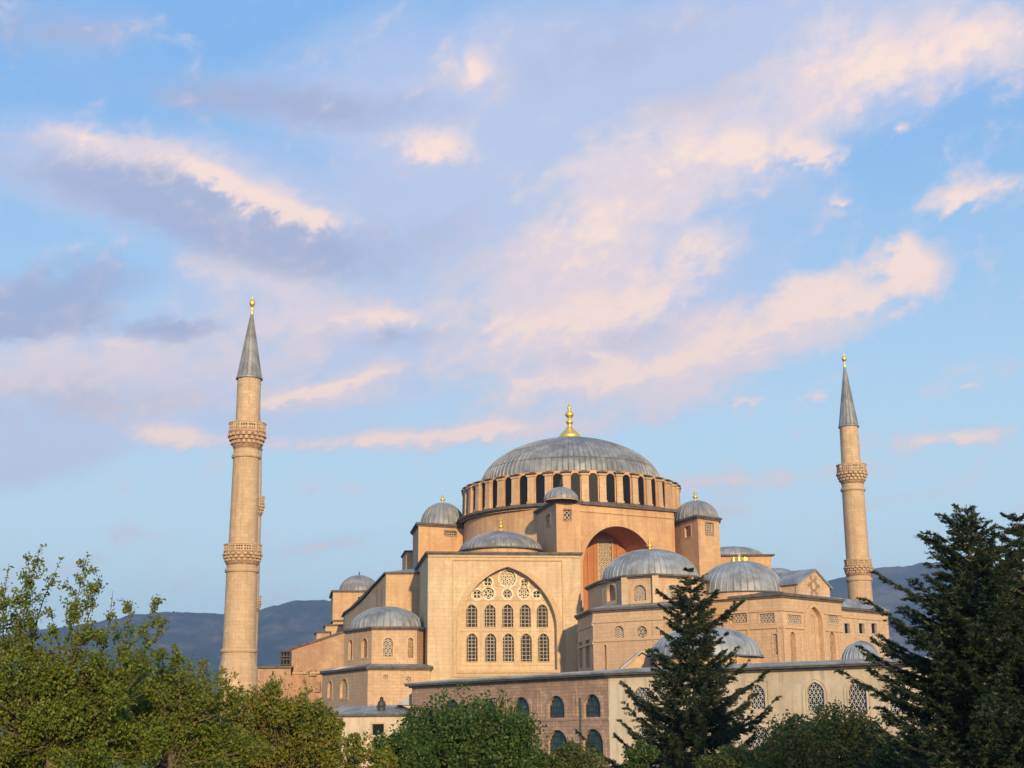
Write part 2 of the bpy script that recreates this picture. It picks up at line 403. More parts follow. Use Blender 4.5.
def window(face, px, ytop, ybot, wpx, parent, kind='grid', step=.55, bar=.085, shape='arch', frame=.22, proud=.07, fr_mat='trim', lat_mat='lattice', pane='pane', depth=.42, pointed=0, name='window', sub=False):
    """returns the opening outline for the wall; builds window (frame + lattice) with its pane"""
    ym = (ytop + ybot) / 2
    ul, _ = face.hit(px - wpx / 2, ym); ur, _ = face.hit(px + wpx / 2, ym); _, z1 = face.hit(px, ytop); _, z0 = face.hit(px, ybot)
    cu = (ul + ur) / 2; hw = abs(ur - ul) / 2
    if shape == 'arch': o = arch(cu, hw, z0, z1, pointed); fo = arch(cu, hw + frame, z0 - frame, z1 + frame, pointed)
    elif shape == 'round':
        r = (z1 - z0) / 2; o = circle(cu, (z0 + z1) / 2, r); fo = circle(cu, (z0 + z1) / 2, r + frame)
    else: o = rect(cu - hw, cu + hw, z0, z1); fo = rect(cu - hw - frame, cu + hw + frame, z0 - frame, z1 + frame)
    step *= rng.uniform(.92, 1.12); bar *= rng.uniform(.85, 1.3)
    b = MB()
    if frame: b.slab(face, fo, [o], proud, .004, 0, back=False)
    if kind: lattice_bars(b, face, o, step, bar, -depth + .16, -depth + .10, kind, 1)
    if not b.f: b.slab(face, fo, [o], .03, .004, 0, back=False)
    w = b.build(name, [fr_mat, lat_mat], parent)
    pb = MB(); us = [q[0] for q in o]; zz = [q[1] for q in o]
    pb.add([face.p(u, z, -depth) for u, z in rect(min(us) - .02, max(us) + .02, min(zz) - .02, max(zz) + .02)], [(0, 1, 2, 3)])
    pb.build('pane', pane, parent if sub else w)
    return o
def thing(name, label, cat, loc, group=None):
    o = bpy.data.objects.new(name, None); o.empty_display_size = .5; COL.objects.link(o)
    o.location = loc; o['label'] = label; o['category'] = cat
    if group: o['group'] = group
    return o
def ngon(c, r, n, a0=0.0): return [(c[0] + r * math.cos(a0 + 2 * math.pi * k / n), c[1] + r * math.sin(a0 + 2 * math.pi * k / n)) for k in range(n)]
def finial(c, z0, h, parent, r=.35, style='bulbs', mat='gold'):
    b = MB()
    if style == 'great':
        pr = [(2.1, 0), (2.25, .05), (2.0, .10), (1.55, .17), (1.0, .23), (.75, .28), (.45, .33), (.42, .38), (.7, .42), (.8, .45), (.6, .49), (.3, .52), (.28, .55), (.75, .60), (.95, .65), (.75, .71), (.3, .75), (.3, .78), (.45, .82), (.4, .86), (.15, .9), (.1, .97), (.02, 1)]
        pr = [(a * r, z0 + b_ * h) for a, b_ in pr]
    else:
        pr = [(1.2, 0), (.8, .08), (.3, .14), (.25, .22), (.8, .30), (1.0, .37), (.7, .45), (.2, .52), (.2, .56), (.6, .62), (.65, .66), (.3, .72), (.12, .76), (.1, .95), (.02, 1)]
        pr = [(a * r, z0 + b_ * h) for a, b_ in pr]
    b.lathe(c, pr, 12)
    return b.build('finial', mat, parent, smooth=True)
# ------------------------------------------------------------------ ground and hills
g = MB(); S = 7000
g.add([(-S, -600, 0), (S, -600, 0), (S, 6700, 0), (-S, 6700, 0)], [(0, 1, 2, 3)])
grass_m, t, b_ = new_mat('grassland')
ob = t.node('ShaderNodeTexCoord').outputs['Object']
t.l.new(t.mix(t.noise(ob, .05, 6), (.05, .07, .025), (.10, .10, .05)), b_.inputs['Base Color']); b_.inputs['Roughness'].default_value = .95
o = g.build('ground', grass_m); o['kind'] = 'structure'
def fbm(x, y, seed=0, oct_=6, lac=2.05, gain=.5):
    r = np.random.default_rng(seed); v = np.zeros_like(x); amp = 1.0; fr = 1.0
    for i in range(oct_):
        a = r.uniform(0, 2 * math.pi, 5); ph = r.uniform(0, 6.28, 5); k = r.uniform(.7, 1.4, 5)
        q = sum(np.sin((x * math.cos(a[j]) + y * math.sin(a[j])) * fr * k[j] + ph[j]) for j in range(5)) / 5
        v += amp * q; amp *= gain; fr *= lac
    return v
def hills():
    # crest heights read along the skyline, standing about 4.6 km away
    key = [(-900, 650), (-300, 640), (0, 634), (60, 628), (120, 618), (171, 611), (213, 613), (240, 613), (262, 610), (285, 602), (305, 599), (331, 601), (380, 607), (450, 625), (560, 640),
           (700, 625), (780, 600), (830, 577), (872, 570), (900, 567), (925, 562), (950, 563), (1024, 572), (1200, 590), (1700, 640)]
    Y0 = 4600.; kx = [at(a, b, Y0).x for a, b in key]; kz = [at(a, b, Y0).z for a, b in key]
    nx, ny = 700, 90
    xs = np.linspace(-5200, 5200, nx); ys = np.linspace(3300, 6400, ny)
    X, Y = np.meshgrid(xs, ys)
    crest = np.interp(X, kx, kz)
    prof = np.where(Y < Y0, np.clip((Y - 3300) / (Y0 - 3300), 0, 1) ** .85, np.clip(1 - (Y - Y0) / 1900, 0, 1))
    rid = fbm(X / 150, Y / 190, 3, 7, 2.1, .6); fine = fbm(X / 17, Y / 30, 5, 4, 2.1, .7)
    Z = crest * prof + prof * (1 - .85 * np.exp(-((Y - Y0) / 260) ** 2)) * rid * 45 * (crest / 400) + fine * 4.5
    Z = np.where((Y < 3310) | (Y > 6390), -1, Z)
    v = np.stack([X, Y, Z], -1).reshape(-1, 3)
    i = np.arange(nx * ny).reshape(ny, nx)
    f = np.stack([i[:-1, :-1], i[:-1, 1:], i[1:, 1:], i[1:, :-1]], -1).reshape(-1, 4)
    me = bpy.data.meshes.new('hills'); me.from_pydata(v.tolist(), [], f.tolist()); me.update()
    hm, t, b_ = new_mat('wooded_hillside')
    ob = t.node('ShaderNodeTexCoord').outputs['Object']
    n1 = t.noise(ob, .006, 7, .65, .3); n2 = t.noise(ob, .035, 6, .75)
    c = t.mix(t.smooth(n1, .42, .66), (.034, .046, .026), (.15, .12, .08))
    c = t.mix(t.smooth(n2, .4, .7), c, t.mix(.85, c, (.012, .025, .010)))
    t.l.new(c, b_.inputs['Base Color']); b_.inputs['Roughness'].default_value = 1; b_.inputs['Specular IOR Level'].default_value = 0
    me.materials.append(hm)
    me.polygons.foreach_set('use_smooth', [True] * len(me.polygons))
    o = bpy.data.objects.new('hills', me); COL.objects.link(o); o['kind'] = 'structure'
hills()
def haze():
    b = MB(); b.prism([(-7100, -700), (7100, -700), (7100, 6800), (-7100, 6800)], -2, 620)
    mt = bpy.data.materials.new('air_haze'); mt.use_nodes = True; t = NT(mt.node_tree); t.n.clear()
    pv = t.node('ShaderNodeVolumePrincipled', i={'Color': (.44, .64, 1.0, 1), 'Density': HAZE, 'Anisotropy': 0.2})
    t.node('ShaderNodeOutputMaterial', i={'Volume': pv.outputs[0]})
    o = b.build('haze', mt); o['kind'] = 'stuff'
HAZE = 0.00014
haze()

# ------------------------------------------------------------------ the basilica
XY = lambda p: (p[0], p[1])
YAW = R(9.0)
BK = Vector((-math.sin(YAW), math.cos(YAW)))      # direction going back into the church
def back(p, d, extra=0.0):
    a = YAW + extra; return (p[0] - math.sin(a) * d, p[1] + math.cos(a) * d)

DC = XY(at(571, 500, 262))                         # centre of the great dome
bas = thing('basilica', 'huge domed stone basilica with grey lead dome, golden finial and tall traceried window wall', 'basilica', (DC[0], DC[1], 0))

# great dome, window ring
zb, ze, za = 46.7, 53.3, zof(571, 437, 262)
b = MB(); b.dome(DC, 16.9, ze, za - .5, 104, rib=.2, wid=.26, rings=22, full=1.15, p=1.0, flare=.35)
for zz, rr in ((ze + 2.9, None),):
    pass
dome = b.build('dome', 'dome_lead', bas)
b = MB()
for fr in (.30, .62):
    th = math.asin(fr); r = 16.9 * math.cos(th) ** 1.15
    b.lathe(DC, [(r + .14, ze + (za - .5 - ze) * fr - .07), (r + .18, ze + (za - .5 - ze) * fr), (r + .04, ze + (za - .5 - ze) * fr + .09)], 120)
b.build('seam', 'dome_lead', dome)
finial(DC, za - .3, zof(571, 402, 262) - za + .3, bas, r=.94, style='great')
b = MB(); b.axis = (*DC, 19)
NW = 40
b.lathe(DC, [(20.9, zb - .6), (20.9, zb), (18.2, zb), (18.2, ze - .35)], NW * 2)
drum = b.build('drum', 'tower', bas)
b = MB(); b.lathe(DC, [(17.0, ze + .1), (18.5, ze - .12), (18.6, ze - .45), (17.9, ze - .5)], 120)
b.lathe(DC, [(18.3, zb + .45), (21.0, zb + .32), (21.6, zb + .06), (21.6, zb - .22), (20.9, zb - .5)], 120)
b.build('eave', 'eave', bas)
for k in range(NW):
    a = 2 * math.pi * (k + .5) / NW
    er = Vector((math.cos(a), math.sin(a))); et = Vector((-er.y, er.x))
    if er.y > .35: continue                         # the far side faces away
    # pier
    b = MB(); hw = .60
    prof = [(18.0, zb + .3), (20.6, zb + .3), (20.45, ze - 1.5), (20.2, ze - .75), (18.0, ze - .45)]
    vs_ = []
    for sgn in (-1, 1):
        for r, z in prof: q = Vector(DC) + er * r + et * hw * sgn; vs_.append((q.x, q.y, z))
    n = len(prof); b.add(vs_, [tuple(range(n)), tuple(range(2 * n - 1, n - 1, -1))] + [(i, n + i, n + (i + 1) % n, (i + 1) % n) for i in range(n)])
    # little moulded head and foot
    for z, w2, rr in ((ze - 1.25, .76, 20.62), (zb + .62, .74, 20.68)):
        c = Vector(DC) + er * (rr - .55); b.obox((c.x, c.y, z), (er.x * .55, er.y * .55, 0), (et.x * w2, et.y * w2, 0), (0, 0, .14))
    o = b.build('pier', 'peach', bas)
    b = MB(); q0 = Vector(DC) + er * 20.75 + et * .95; q1 = Vector(DC) + er * 20.75 - et * .95; q2 = Vector(DC) + er * 18.2 - et * .95; q3 = Vector(DC) + er * 18.2 + et * .95
    b.add([(*q0, ze - .72), (*q1, ze - .72), (*q2, ze - .36), (*q3, ze - .36), (*q0, ze - .9), (*q1, ze - .9), (*q2, ze - .54), (*q3, ze - .54)],
          [(0, 3, 2, 1), (4, 5, 6, 7), (0, 1, 5, 4), (1, 2, 6, 5), (2, 3, 7, 6), (3, 0, 4, 7)])
    b.build('cap', 'eave', o)
    # window in the bay to the left of this pier
    a2 = a + math.pi / NW; e2 = Vector((math.cos(a2), math.sin(a2))); t2 = Vector((-e2.y, e2.x)); c = Vector(DC) + e2 * 20.05
    fc = Face(c - t2 * 1.0, c + t2 * 1.0)
    op = arch(fc.len / 2, .80, zb + .5, ze - .95)
    b = MB(); b.slab(fc, rect(fc.len / 2 - 1.05, fc.len / 2 + 1.05, zb + .3, ze - .46), [op], 0, -.3, 0, back=False)
    w = b.build('window', 'tower', bas)
    b = MB(); b.add([fc.p(u, z, -.22) for u, z in rect(.05, fc.len - .05, zb + .4, ze - .8)], [(0, 1, 2, 3)]); b.build('pane', 'pane', w)

# central cube: curved flank to the left, great arch to the right
circ = [(DC[0] + 20.3 * math.cos(R(a)), DC[1] + 20.3 * math.sin(R(a))) for a in range(165, 241, 5)]
A = XY(at(577, 508, 238)); B = XY(at(674, 517, 248))
poly = circ + [A, B, back(B, 30), back(circ[0], 22)]
ia = len(circ); fa = Face(A, B)
ul, _ = fa.hit(582.5, 575); ur, _ = fa.hit(655.5, 575); _, zt = fa.hit(619, 526.5); zt = min(zt, 45.0)
big = arch((ul + ur) / 2, (ur - ul) / 2, 24, zt, n=16)
z_cube = 46.15
body(poly, 0, z_cube, {ia: [big]}, 'tower', reveal=.01, parent=bas)
b = MB(); b.prism(offset([A, B, back(B, 26), back(A, 26)], .55), z_cube + .004, z_cube + .5, 0)
q = offset([A, B, back(B, 26), back(A, 26)], .5); vv = [(p[0], p[1], z_cube + .5) for p in q] + [(DC[0], DC[1], z_cube + 4.2)]
b.add(vv, [(0, 1, 4), (1, 2, 4), (2, 3, 4), (3, 0, 4)], 1)
b.build('eave', ['eave', 'lead'], bas)
b = MB()
b.slab(fa, arch((ul + ur) / 2, (ur - ul) / 2 + 1.0, 24, zt + .98, n=16), [arch((ul + ur) / 2, (ur - ul) / 2, 24.01, zt, n=16)], .16, .004, 0, back=False)
b.slab(fa, rect(.1, fa.len - .1, z_cube - 1.2, z_cube - .9), [], .2, .004, 0, back=False)
b.build('archivolt', 'tower', bas)
# recess
fb = Face(fa.p(0, 0, -7)[:2], fa.p(fa.len, 0, -7)[:2])
w1 = window(fb, 605.5, 541, 588, 13, bas, 'hex', .62, .2, 'rect', frame=.3, lat_mat='lattice', fr_mat='peach', depth=.4)
b = MB(); b.slab(fb, [(u, z) for u, z in big], [w1], 0, -.4, 0, back=False, sides=False)
n = len(big); b.add([fa.p(u, z, -.01) for u, z in big] + [fb.p(u, z, 0) for u, z in big], [(i, (i + 1) % n, n + (i + 1) % n, n + i) for i in range(n)])
for px in (594, 617, 588):
    u, _ = fb.hit(px, 560); b.slab(fb, rect(u - .16, u + .16, 24.2, 42 if px != 588 else 39), [], .18, .004, 0, back=False)
b.build('arch_recess', 'orange', bas)

# buttress towers with small domes
def turret(front, z1, dome_px, dome_py, dr, dtop, fin_top, depth, wins, mat='tower', zbase=0, nm='turret', gold=True, dz=.0, Yd=None):
    """front = list of (px, py) eave corners left to right, all on height z1"""
    pts = [XY(on_z(px, py, z1)) for px, py in front]
    poly = pts + [back(pts[-1], depth), back(pts[0], depth if len(pts) < 3 else depth * .55)]
    t_ = bpy.data.objects.new(nm, None); 
    holes = {}; made = []
    root = None
    for (edge, *w) in wins: holes.setdefault(edge, [])
    # body first so that its windows can hang under it
    b = MB(); 
    o = body(poly, zbase, z1, None, mat, parent=bas, name=nm) if not wins else None
    if wins:
        tmp = bas
        for (edge, *w) in wins:
            fc = Face(poly[edge], poly[edge + 1]); holes[edge].append(window(fc, *w[:4], tmp, **w[4]))
        o = body(poly, zbase, z1, holes, mat, parent=bas, name=nm)
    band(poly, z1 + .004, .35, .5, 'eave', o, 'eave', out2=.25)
    c = XY(at(dome_px, dome_py, Yd or sum(p[1] for p in poly) / len(poly)))
    zd = z1 + .36; Yc = c[1]
    b = MB(); b.lathe(c, [(dr * 1.0, zd - .3), (dr * 1.0, zd + dz)], 48); b.build('dome_drum', 'tower', o)
    ztop = zof(dome_px, dtop, Yc)
    b = MB(); b.dome(c, dr, zd + dz, ztop, max(20, int(dr * 7)), rib=.09, wid=.2, flare=.3 if dr > 3 else .08, full=.94 if dr > 3 else 1.3); b.build('dome', 'dome_lead', o)
    finial(c, ztop - .15, zof(dome_px, fin_top, Yc) - ztop, o, r=.5, mat='gold' if gold else 'dark')
    return o, poly
zt_ = 45.4
turret([(534, 514.5), (556, 501), (580, 502.5)], zt_, 561, 500, 2.8, 487, 478, 9,
       [(1, 567.5, 510, 520, 6.5, dict(kind='diag', step=.5, bar=.16, shape='rect', fr_mat='carve_and_shade')), (0, 548.5, 515, 526, 4, dict(kind='diag', step=.5, bar=.16, shape='rect', fr_mat='carve_and_shade'))], gold=False, Yd=230.5)
turret([(418.5, 524.5), (479, 528)], 45.6, 442.5, 523, 4.35, 503, 492, 12,
       [(0, 450.5, 531, 535.5, 11, dict(kind='grid', step=.4, bar=.12, shape='rect', fr_mat='carve_and_shade'))])
turret([(666, 526), (697.5, 517), (719, 520)], 44.5, 696, 517, 4.1, 501, 488, 9,
       [(0, 688, 526, 537, 6, dict(kind=None, shape='rect', fr_mat='tower', pane='carve_and_shade')), (1, 709.5, 523, 534.5, 7, dict(kind='grid', step=.42, bar=.16, shape='rect', fr_mat='carve_and_shade'))])
# small lower step beside the left tower
P0 = on_z(406, 551, 42.5)
poly = [XY(P0), XY(at(414, 551, P0.y)), back(XY(at(414, 551, P0.y)), 9), back(XY(P0), 9)]
o = body(poly, 0, 42.3, None, 'tower', parent=bas, name='turret'); band(poly, 42.304, .3, .3, 'eave', o, 'eave')

# window block with the great traceried arch
zk = zof(428, 553.5, 222)
K0 = XY(at(428, 553.5, 222)); K1 = XY(on_z(580, 554.5, zk)); KB = XY(on_z(412.5, 576, zk))
poly = [K0, K1, back(K1, 22), KB]
fk = Face(K0, K1)
def U(px, py): return fk.hit(px, py)
uL = U(459, 640)[0]; uR = U(556.5, 640)[0]; zA = U(506.5, 567)[1]; zB = U(506, 670)[1]
big = arch((uL + uR) / 2, (uR - uL) / 2, zB, zA, pointed=.22, n=18)
body(poly, 0, zk, {0: [big]}, 'block', reveal=.01, parent=bas, name='window_block')
band(poly, zk + .004, .3, .4, 'eave', bas, 'eave', out2=.2)
fr = Face(fk.p(0, 0, -1.15)[:2], fk.p(fk.len, 0, -1.15)[:2])       # recessed tympanum plane
holes = []
for xs, y0, y1 in (((471.7, 490, 507.7, 525.2, 542.3), 604.5, 627), ((472, 490.7, 508.4, 526.2, 543.6), 633.5, 661.5)):
    for x in xs: holes.append(window(fr, x, y0, y1, 10.8, bas, 'grid', .56, .08, frame=.16, proud=.1, fr_mat='trim', depth=.45, pointed=.15))
for x, y, r in ((507.5, 578.5, 8.2), (507.2, 594, 4.6), (487.8, 582, 4.2), (488.5, 593.3, 5.6), (524.3, 583, 3.8), (523.8, 593, 5.6), (477, 594.5, 4.6), (536.5, 594.5, 3.8)):
    holes.append(window(fr, x, y - r, y + r, 2 * r, bas, 'hex' if r > 5 else 'grid', .55 if r > 5 else .5, .12, shape='round', frame=.30, proud=.14, depth=.4, fr_mat='pale', lat_mat='pale', name='roundel'))
b = MB()
b.slab(fr, big, holes, 0, -.5, 0, back=False, sides=False)
n = len(big); b.add([fk.p(u, z, -.01) for u, z in big] + [fr.p(u, z, 0) for u, z in big], [(i, (i + 1) % n, n + (i + 1) % n, n + i) for i in range(n)])
for y in (600, 630.3, 665):
    z = fr.hit(506, y)[1]; hw_ = (uR - uL) / 2 - .1; b.slab(fr, rect((uL + uR) / 2 - hw_, (uL + uR) / 2 + hw_, z - .12, z + .12), [], .12, .004, 0, back=False)
for x in (481, 499, 516.7, 534):
    u = fr.hit(x, 640)[0]; b.slab(fr, rect(u - .1, u + .1, fr.hit(506, 664)[1], fr.hit(506, 601)[1] - .13), [], .09, .004, 0, back=False)

for x, y, r in ((497.5, 571.5, 2.6), (517.5, 571.8, 2.6), (481.5, 588, 2.6), (531, 588.5, 2.6), (498.5, 584, 2.8), (516, 584.5, 2.8), (498, 598, 2.2), (515.5, 598, 2.2), (469.5, 598, 2.4), (544, 598.5, 2.4)):
    cu, cz = fr.hit(x, y); q = r * 225 / F; b.slab(fr, circle(cu, cz, q, 10), [circle(cu, cz, q * .55, 10)], .12, .004, 0, back=False)
b.build('tympanum', 'block', bas)
b = MB()
for ex, pr in ((.95, .2), (.45, .42)):
    b.slab(fk, arch((uL + uR) / 2, (uR - uL) / 2 + ex, zB - ex, zA + ex, pointed=.22, n=18), [arch((uL + uR) / 2, (uR - uL) / 2 + (.451 if ex > .5 else .0), zB + .001 - (.45 if ex > .5 else 0), zA + (.451 if ex > .5 else 0), pointed=.22, n=18)], pr, .004, 0, back=False)
b.build('archivolt', 'trim', bas)
b = MB(); u0, z0_ = U(453.5, 560.5); u1, _ = U(561.5, 561); zl = U(453, 676)[1]
b.slab(fk, rect(u0 - .2, u1 + .2, zl - .2, z0_ + .2), [rect(u0, u1, zl, z0_)], .2, .004, 0, back=False)
b.slab(fk, rect(0.0, fk.len, zk - .55, zk - .25), [], .2, .004, 0, back=False)
b.build('panel_moulding', 'trim', bas)
# shallow dome on the block
c = XY(at(501, 548, 236)); zd = zk + .31
zr = zof(501, 546.5, 229.5)
b = MB(); b.axis = (*c, 6); b.lathe(c, [(6.9, zd), (6.7, zr - .25)], 40); b.build('dome_drum', 'peach', bas)
b = MB(); b.lathe(c, [(6.7, zr - .3), (7.3, zr - .2), (7.3, zr), (6.4, zr + .15)], 40); b.build('eave', 'eave', bas)
zt = zof(501, 531.5, 236)
b = MB(); b.dome(c, 6.9, zr + .02, zt, 48, rib=.1, wid=.2, full=1.3); b.build('dome', 'dome_lead', bas)
finial(c, zt - .1, zof(497, 517, 236) - zt, bas, r=.5)

# shoulder wall west of the block
zs = zof(386, 574, 238)
S0 = XY(at(345, 614, 266)); S1 = XY(at(386, 574, 238)); S2 = XY(at(424, 574.5, 238.5))
zS0 = zof(345, 614, 266)
mid = [(S0[0] + (S1[0] - S0[0]) * f, S0[1] + (S1[1] - S0[1]) * f) for f in (.25, .5, .75)]
zm = [zS0 + (zs - zS0) * f for f in (.14, .36, .70)]
poly = [S0] + mid + [S1, S2, back(S2, 26), back(S0, 8)]
zz = [zS0] + zm + [zs, zs, zs, zS0]
b = MB()
body(poly, 0, zz, None, 'peach', parent=bas, name='shoulder_wall', top=False)
pts = offset(poly, .35); b = MB(); b.prism(pts, 0, [z + .3 for z in zz], 0, bottom=False)
n = len(poly); b = MB()
b.add([(p[0], p[1], z + .004) for p, z in zip(pts, zz)] + [(p[0], p[1], z + .34) for p, z in zip(pts, zz)], [(i, (i + 1) % n, n + (i + 1) % n, n + i) for i in range(n)] + [tuple(range(n, 2 * n))[::1]])
b.build('eave', 'eave', bas)
b = MB(); cc = ((S1[0] + S2[0]) / 2 + 1, S1[1] + 9); q = [S1, S2, back(S2, 18), back(S1, 18)]
b.add([(p[0], p[1], zs + .36) for p in q] + [(cc[0], cc[1], zs + 1.9)], [(0, 1, 4), (1, 2, 4), (2, 3, 4), (3, 0, 4)]); b.build('roof', 'lead', bas)
fs_ = Face(mid[2], S1)
for px in (377.5, 382.5):
    u, z = fs_.hit(px, 597); b = MB(); b.slab(fs_, arch(u, .35, z - 2.2, z + 1.6), [], .05, .004, 0, back=False); b.build('niche', 'carve_and_shade', bas)

# domed chapel far back on the left
zc = zof(333, 592, 288); C0 = XY(at(333, 592, 288)); C1 = XY(at(375, 591, 289))
poly = [C0, C1, back(C1, 14), back(C0, 14)]
fc = Face(C0, C1); h = window(fc, 361, 597, 603, 6, bas, None, shape='rect', frame=.2)
o = body(poly, 0, zc, {0: [h]}, 'peach', parent=bas, name='chapel_wall'); band(poly, zc + .004, .35, .4, 'eave', o, 'eave')
c = XY(at(359, 590, 295)); b = MB(); zt = zof(359, 575.5, 295); b.dome(c, 4.2, zc + .36, zt, 34, rib=.08, flare=.3); b.build('dome', 'dome_lead', bas)
finial(c, zt - .1, 1.2, bas, r=.22, mat='dark')
# stepped walls
for (x0, x1, y, Y, m_) in ((333, 347, 621.5, 284, 'peach'), (325.5, 345, 626, 280, 'peach'), (316.5, 330, 633, 276, 'brick')):
    a, b2 = XY(at(x0, y, Y)), XY(at(x1, y, Y)); z = zof(x0, y, Y)
    poly = [a, b2, back(b2, 6), back(a, 6)]; o = body(poly, 0, z, None, m_, parent=bas, name='stepped_wall'); band(poly, z + .004, .3, .3, 'eave', o, 'eave')
# long brick wall with raking top
Y = 262
q = [at(289.5, 651, Y), at(315, 642.5, Y), at(344, 633, Y), at(352, 628, Y - 1)]
poly = [XY(p) for p in q] + [back(XY(q[3]), 5), back(XY(q[2]), 5), back(XY(q[1]), 5), back(XY(q[0]), 5)]
zz = [p.z for p in q] + [q[3].z, q[2].z, q[1].z, q[0].z]
b = MB(); n = 8
o = body(poly, 0, zz, None, 'brick', parent=bas, name='raking_wall', top=False)
pts = offset(poly, .3); b = MB()
for i in range(3):
    j = 7 - i
    idx = [i, i + 1, j - 1, j]
    b.add([(*pts[k], zz[k] + .004) for k in idx] + [(*pts[k], zz[k] + .42) for k in idx], [(0, 1, 5, 4), (2, 3, 7, 6), (4, 5, 6, 7), (0, 4, 7, 3), (1, 2, 6, 5)])
b.build('coping', 'eave', o)
fw = Face(XY(q[0]), XY(q[1])); b = MB(); fl = Face(XY(q[0]), XY(q[3]))
for (px, y0, y1, w_) in ((318, 682, 692, 5), (324, 683, 691, 3), (313, 670, 676, 7)):
    u, zt = fl.hit(px, y0); _, z0_ = fl.hit(px, y1); b = MB(); b.slab(fl, rect(u - w_ * .09, u + w_ * .09, z0_, zt), [], .1, -.6, 0, back=False); b.build('relief', 'carve_and_shade', o)
b = MB(); z = fl.hit(300, 673)[1]; b.slab(fl, rect(.2, fl.len, z - .15, z + .15), [], .15, -.8, 0, back=False); b.build('string_course', 'trim', o)
# low wing running to the minaret
Y = 258; a, b2 = at(236, 668.5, Y), at(291, 666.5, Y); z = a.z
poly = [XY(a), XY(b2), back(XY(b2), 10), back(XY(a), 10)]
o = body(poly, 0, z, None, 'brick', parent=bas, name='low_wing'); band(poly, z + .004, .35, .5, 'eave', o, 'eave')
b = MB(); a, b2 = at(281.5, 651, Y + 1), at(290.5, 651, Y + 1); zt = a.z
for i in range(4):
    x = a.x + (b2.x - a.x) * i / 3; b.obox((x, Y + 1, (z + .4 + zt) / 2), (.09, 0, 0), (0, .5, 0), (0, 0, (zt - z - .4) / 2))
for zq in (zt - .1, zt - 1.0, (zt + z) / 2, z + .6): b.obox(((a.x + b2.x) / 2, Y + 1, zq), ((b2.x - a.x) / 2, 0, 0), (0, .8, 0), (0, 0, .12))
b.obox(((a.x + b2.x) / 2, Y + 2.4, (z + .4 + zt) / 2), ((b2.x - a.x) / 2, 0, 0), (0, .1, 0), (0, 0, (zt - z - .4) / 2))
b.build('loggia', 'dark', bas)

# left polygonal apse, two tiers
def hip(poly, z, c, r, dz, parent, mat='lead', over=.5):
    pts = offset(poly, over); n = len(pts); b = MB()
    vs_ = [(p[0], p[1], z) for p in pts] + [(c[0] + (p[0] - c[0]) * r, c[1] + (p[1] - c[1]) * r, z + dz) for p in pts]
    b.add(vs_, [(i, (i + 1) % n, n + (i + 1) % n, n + i) for i in range(n)] + [tuple(range(n, 2 * n))])
    for i in range(n):      # standing seams
        p, q = Vector(vs_[i]), Vector(vs_[(i + 1) % n]); p2, q2 = Vector(vs_[n + i]), Vector(vs_[n + (i + 1) % n])
        k = max(2, int((q - p).length / .8))
        for j in range(k + 1):
            e = p.lerp(q, j / k); f_ = p2.lerp(q2, j / k); e.z += .03; f_.z += .03
            b.tube([e, f_], .045, 4)
    return b.build('roof', mat, parent)
zU = zof(372, 628.5, 222); zL = zof(368, 668.5, 218)
pu = [XY(on_z(345.5, 632, zU)), XY(on_z(372, 628.5, zU)), XY(on_z(417, 628.5, zU)), XY(on_z(427.5, 631, zU))]
polyU = pu + [(pu[3][0], pu[3][1] + 10), (pu[0][0] + 1, pu[0][1] + 14)]
hs = {0: [], 1: []}
f0, f1 = Face(pu[0], pu[1]), Face(pu[1], pu[2])
hs[0].append(window(f0, 364.5, 638.5, 657.5, 5.5, bas, None, frame=.25, pane='carve_and_shade', name='niche'))
hs[0].append(window(f0, 350.5, 640, 660, 4, bas, None, frame=.2, pane='carve_and_shade', name='niche'))
hs[1].append(window(f1, 388, 638, 656.5, 9, bas, 'hex', .5, .14, frame=.3, pointed=0))
hs[1].append(window(f1, 410.5, 638, 658, 5.5, bas, None, frame=.25, pane='carve_and_shade', name='niche'))
o = body(polyU, 0, zU, hs, 'apse', parent=bas, name='apse'); band(polyU, zU + .004, .3, .4, 'eave', o, 'eave', out2=.2)
c = XY(at(387, 627, 230.5)); zt = zof(387, 607, 230.5)
b = MB(); b.dome(c, 6.0, zU + .31, zt, 36, rib=.09, wid=.2, flare=.5, full=.95); b.build('dome', 'lead', o)
pl = [XY(on_z(322.5, 673.5, zL)), XY(on_z(368, 668.5, zL)), XY(on_z(430, 668.8, zL))]
polyL = pl + [(pl[2][0], pl[2][1] + 12), (pl[0][0] + 2, pl[0][1] + 16)]
f0, f1 = Face(pl[0], pl[1]), Face(pl[1], pl[2]); hs = {0: [], 1: []}
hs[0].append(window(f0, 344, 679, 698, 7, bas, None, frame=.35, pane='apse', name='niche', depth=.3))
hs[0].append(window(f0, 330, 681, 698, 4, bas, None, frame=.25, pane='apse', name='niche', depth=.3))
hs[1].append(window(f1, 385.5, 675, 679.5, 5, bas, 'diag', .4, .12, shape='rect', frame=.2, pane='carve_and_shade', name='relief', depth=.3))
hs[1].append(window(f1, 408.5, 677, 682, 5, bas, 'diag', .4, .12, shape='rect', frame=.2, pane='carve_and_shade', name='relief', depth=.3))
o = body(polyL, 0, zL, hs, 'apse', parent=bas, name='apse'); band(polyL, zL + .004, .3, .45, 'eave', o, 'eave', out2=.22)
hip(polyL, zL + .31, c, .8, .5, o)

